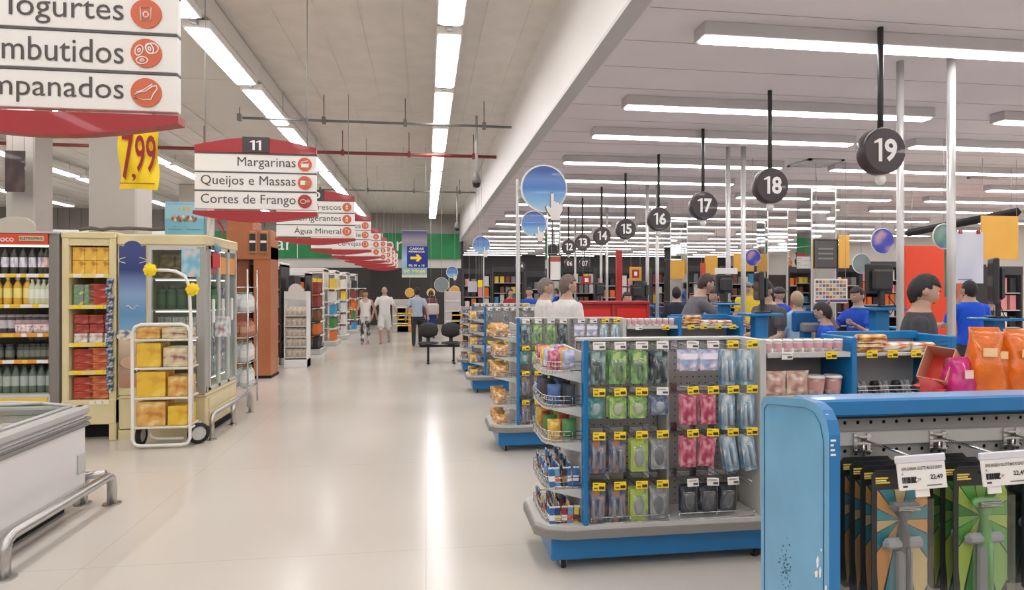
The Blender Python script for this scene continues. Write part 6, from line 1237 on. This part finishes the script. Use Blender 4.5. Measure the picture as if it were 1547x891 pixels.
for px, py, Y, r, lb in ((619, 442, 24.5, .17, 'round yellow disc at the back, left of the walking man'), (651, 442, 24.5, .15, 'round yellow disc at the back, right of the walking man'), (687, 439, 24.5, .18, 'round ochre disc at the back above the waiting bench')):
    round_sign(px, py, Y, r, lb, M('disc_yellow', (232, 176, 60), .5)); 
round_sign(667, 430, 22.5, .25, 'large pale grey green disc at the end of the aisle', C(126, 142, 142))
# sloping dark rail
p0 = Vector((XY(1371, 12.0), 12.0, ZY(1371, 352, 12.0))); p1 = Vector((XY(1538, 9.5), 9.5, ZY(1538, 320, 9.5))); t = T('dark_rail', 'long sloping black rail hanging under the white ceiling', 'rail', tuple(p0)); O('bar', MB().tube([(0, 0, 0), tuple(p1 - p0)], .075, DARK, 4), t)
for f in (.05, .95): q = (p1 - p0) * f; O('hanger', MB().tube([tuple(q), (q.x, q.y, ZR - p0.z - .003)], .006, GREY, 4), t)
# dark display racks behind the tills
DR = M('dark_rack', (56, 56, 58), .5)
def dark_rack(px0, px1, Y, ht, label, seed, rows_=5, pal=None):
    x0, x1 = XY(px0, Y), XY(px1, Y); w_ = x1 - x0; rr = random.Random(seed); t = T('display_rack', label, 'rack', (x0, Y, 0)); D_ = .4
    O('back_panel', MB().box(0, w_, D_ - .02, D_, 0, ht, DR), t)
    for x in (0, w_ - .03): O('side_panel', MB().box(x, x + .03, 0, D_, 0, ht, DR), t)
    O('header', MB().bbox(0, w_, -.01, .02, ht - .16, ht, DR, .005), t)
    for k in range(rows_):
        z = ht - .5 - k * .33
        if z < .5: break
        O('shelf', MB().box(.03, w_ - .03, .02, D_ - .02, z - .02, z, LGREY), t)
        n = max(3, int(w_ / .165)); 
        for i in range(n):
            n_, a, b_ = PB[rr.choice(pal or range(10))]
            if rr.random() < .93: put('rack_box', b_ if rr.random() < .5 else a, '%s box, %s from left, %s shelf down, rack %s' % (n_, ORD[min(i, 25)], ORD[k], label.replace('dark display rack ', '')), 'box', (x0 + .12 + i * (w_ - .24) / max(1, n - 1), Y + .08, z + .001), 'goods on the ' + label)
specs = [(700, 742, 18.5, 2.2), (745, 790, 20.0, 2.3), (795, 828, 17.5, 2.1), (850, 900, 19.5, 2.3), (902, 960, 17.0, 2.2), (985, 1012, 20.0, 2.3), (1040, 1095, 18.5, 2.3), (1098, 1160, 16.5, 2.25), (1192, 1226, 15.5, 2.2), (1264, 1300, 14.2, 2.2), (1302, 1366, 15.5, 2.35), (1446, 1490, 13.4, 2.2), (1500, 1545, 10.6, 2.05)]
whr = ['far left of the tills', 'behind the third gondola', 'behind the two men', 'under the farthest large signs', 'beside the red post', 'left of the middle mirror', 'between the yellow boards', 'behind the yellow shirt man', 'beside the toys', 'right of the widest mirror column', 'behind the black monitor', 'behind the boy in blue', 'at the right picture edge']
for i, (a, b_, Y, ht) in enumerate(specs): dark_rack(a, b_, Y, ht, 'dark display rack ' + whr[i], 40 + i, 4, [5, 6, 8, 8, 4, 7, 3, 1] if i % 2 else [8, 5, 6, 9, 0, 8])
# soft toys on top of the rack beside the toys
def toy(px, py, Y, c1, c2, label):
    t = T('soft_toy', label, 'toy', (XY(px, Y), Y, ZY(px, py, Y)), scale=(.85, .85, .85)); A, B = M('plush_%d' % c1[0], c1, .9, bump=.5, nscale=60), C(*c2)
    O('body', MB().ell((0, 0, .13), (.12, .1, .14), A), t); O('head', MB().ell((0, -.03, .33), (.11, .1, .1), A).ell((0, -.12, .31), (.045, .04, .035), B, 8, 6).ell((-.04, -.12, .35), (.012, .01, .012), BLACK, 6, 4).ell((.04, -.12, .35), (.012, .01, .012), BLACK, 6, 4), t)
    for s in (-1, 1): O('ear', MB().ell((s * .09, 0, .42), (.04, .02, .04), A, 8, 6), t); O('arm', MB().ell((s * .13, -.05, .17), (.04, .05, .09), A, 8, 6), t); O('leg', MB().ell((s * .08, -.1, .04), (.05, .1, .045), A, 8, 6), t)
Yy = 15.6
for px, c1, c2, lb in ((1188, (206, 150, 96), (230, 190, 140), 'light brown soft toy bear on top of the rack beside the mirror column'), (1207, (60, 60, 64), (230, 230, 230), 'black and white soft toy on top of the rack'), (1224, (232, 230, 230), (60, 60, 64), 'white soft toy on top of the rack at the right')):
    zt2 = 2.2; t_ = toy(px, HY - (zt2 - HC) * F / (XY(px, Yy) * ST + Yy * CT), Yy + .05, c1, c2, lb)
# brown and white boxes on the floor at the end of the aisle
for i, (px, c, h_) in enumerate(((605, (190, 180, 170), 1.2), (612, (214, 150, 60), .9), (684, (200, 190, 190), 1.5), (694, (200, 90, 60), .8))):
    t = T('floor_display', '%s floor display at the end of the aisle, %s from the left' % (('grey', 'orange', 'pale', 'red')[i], ORD[i]), 'display', (XY(px, 23.5), 23.5, 0)); O('body', MB().bbox(-.3, .3, 0, .5, 0, h_, C(*c), .02), t)
    for k in range(3): O('shelf_band', MB().box(-.28, .28, -.02, 0, h_ * (.25 + .25 * k), h_ * (.25 + .25 * k) + .04, YEL if i % 2 else WHITE), t)
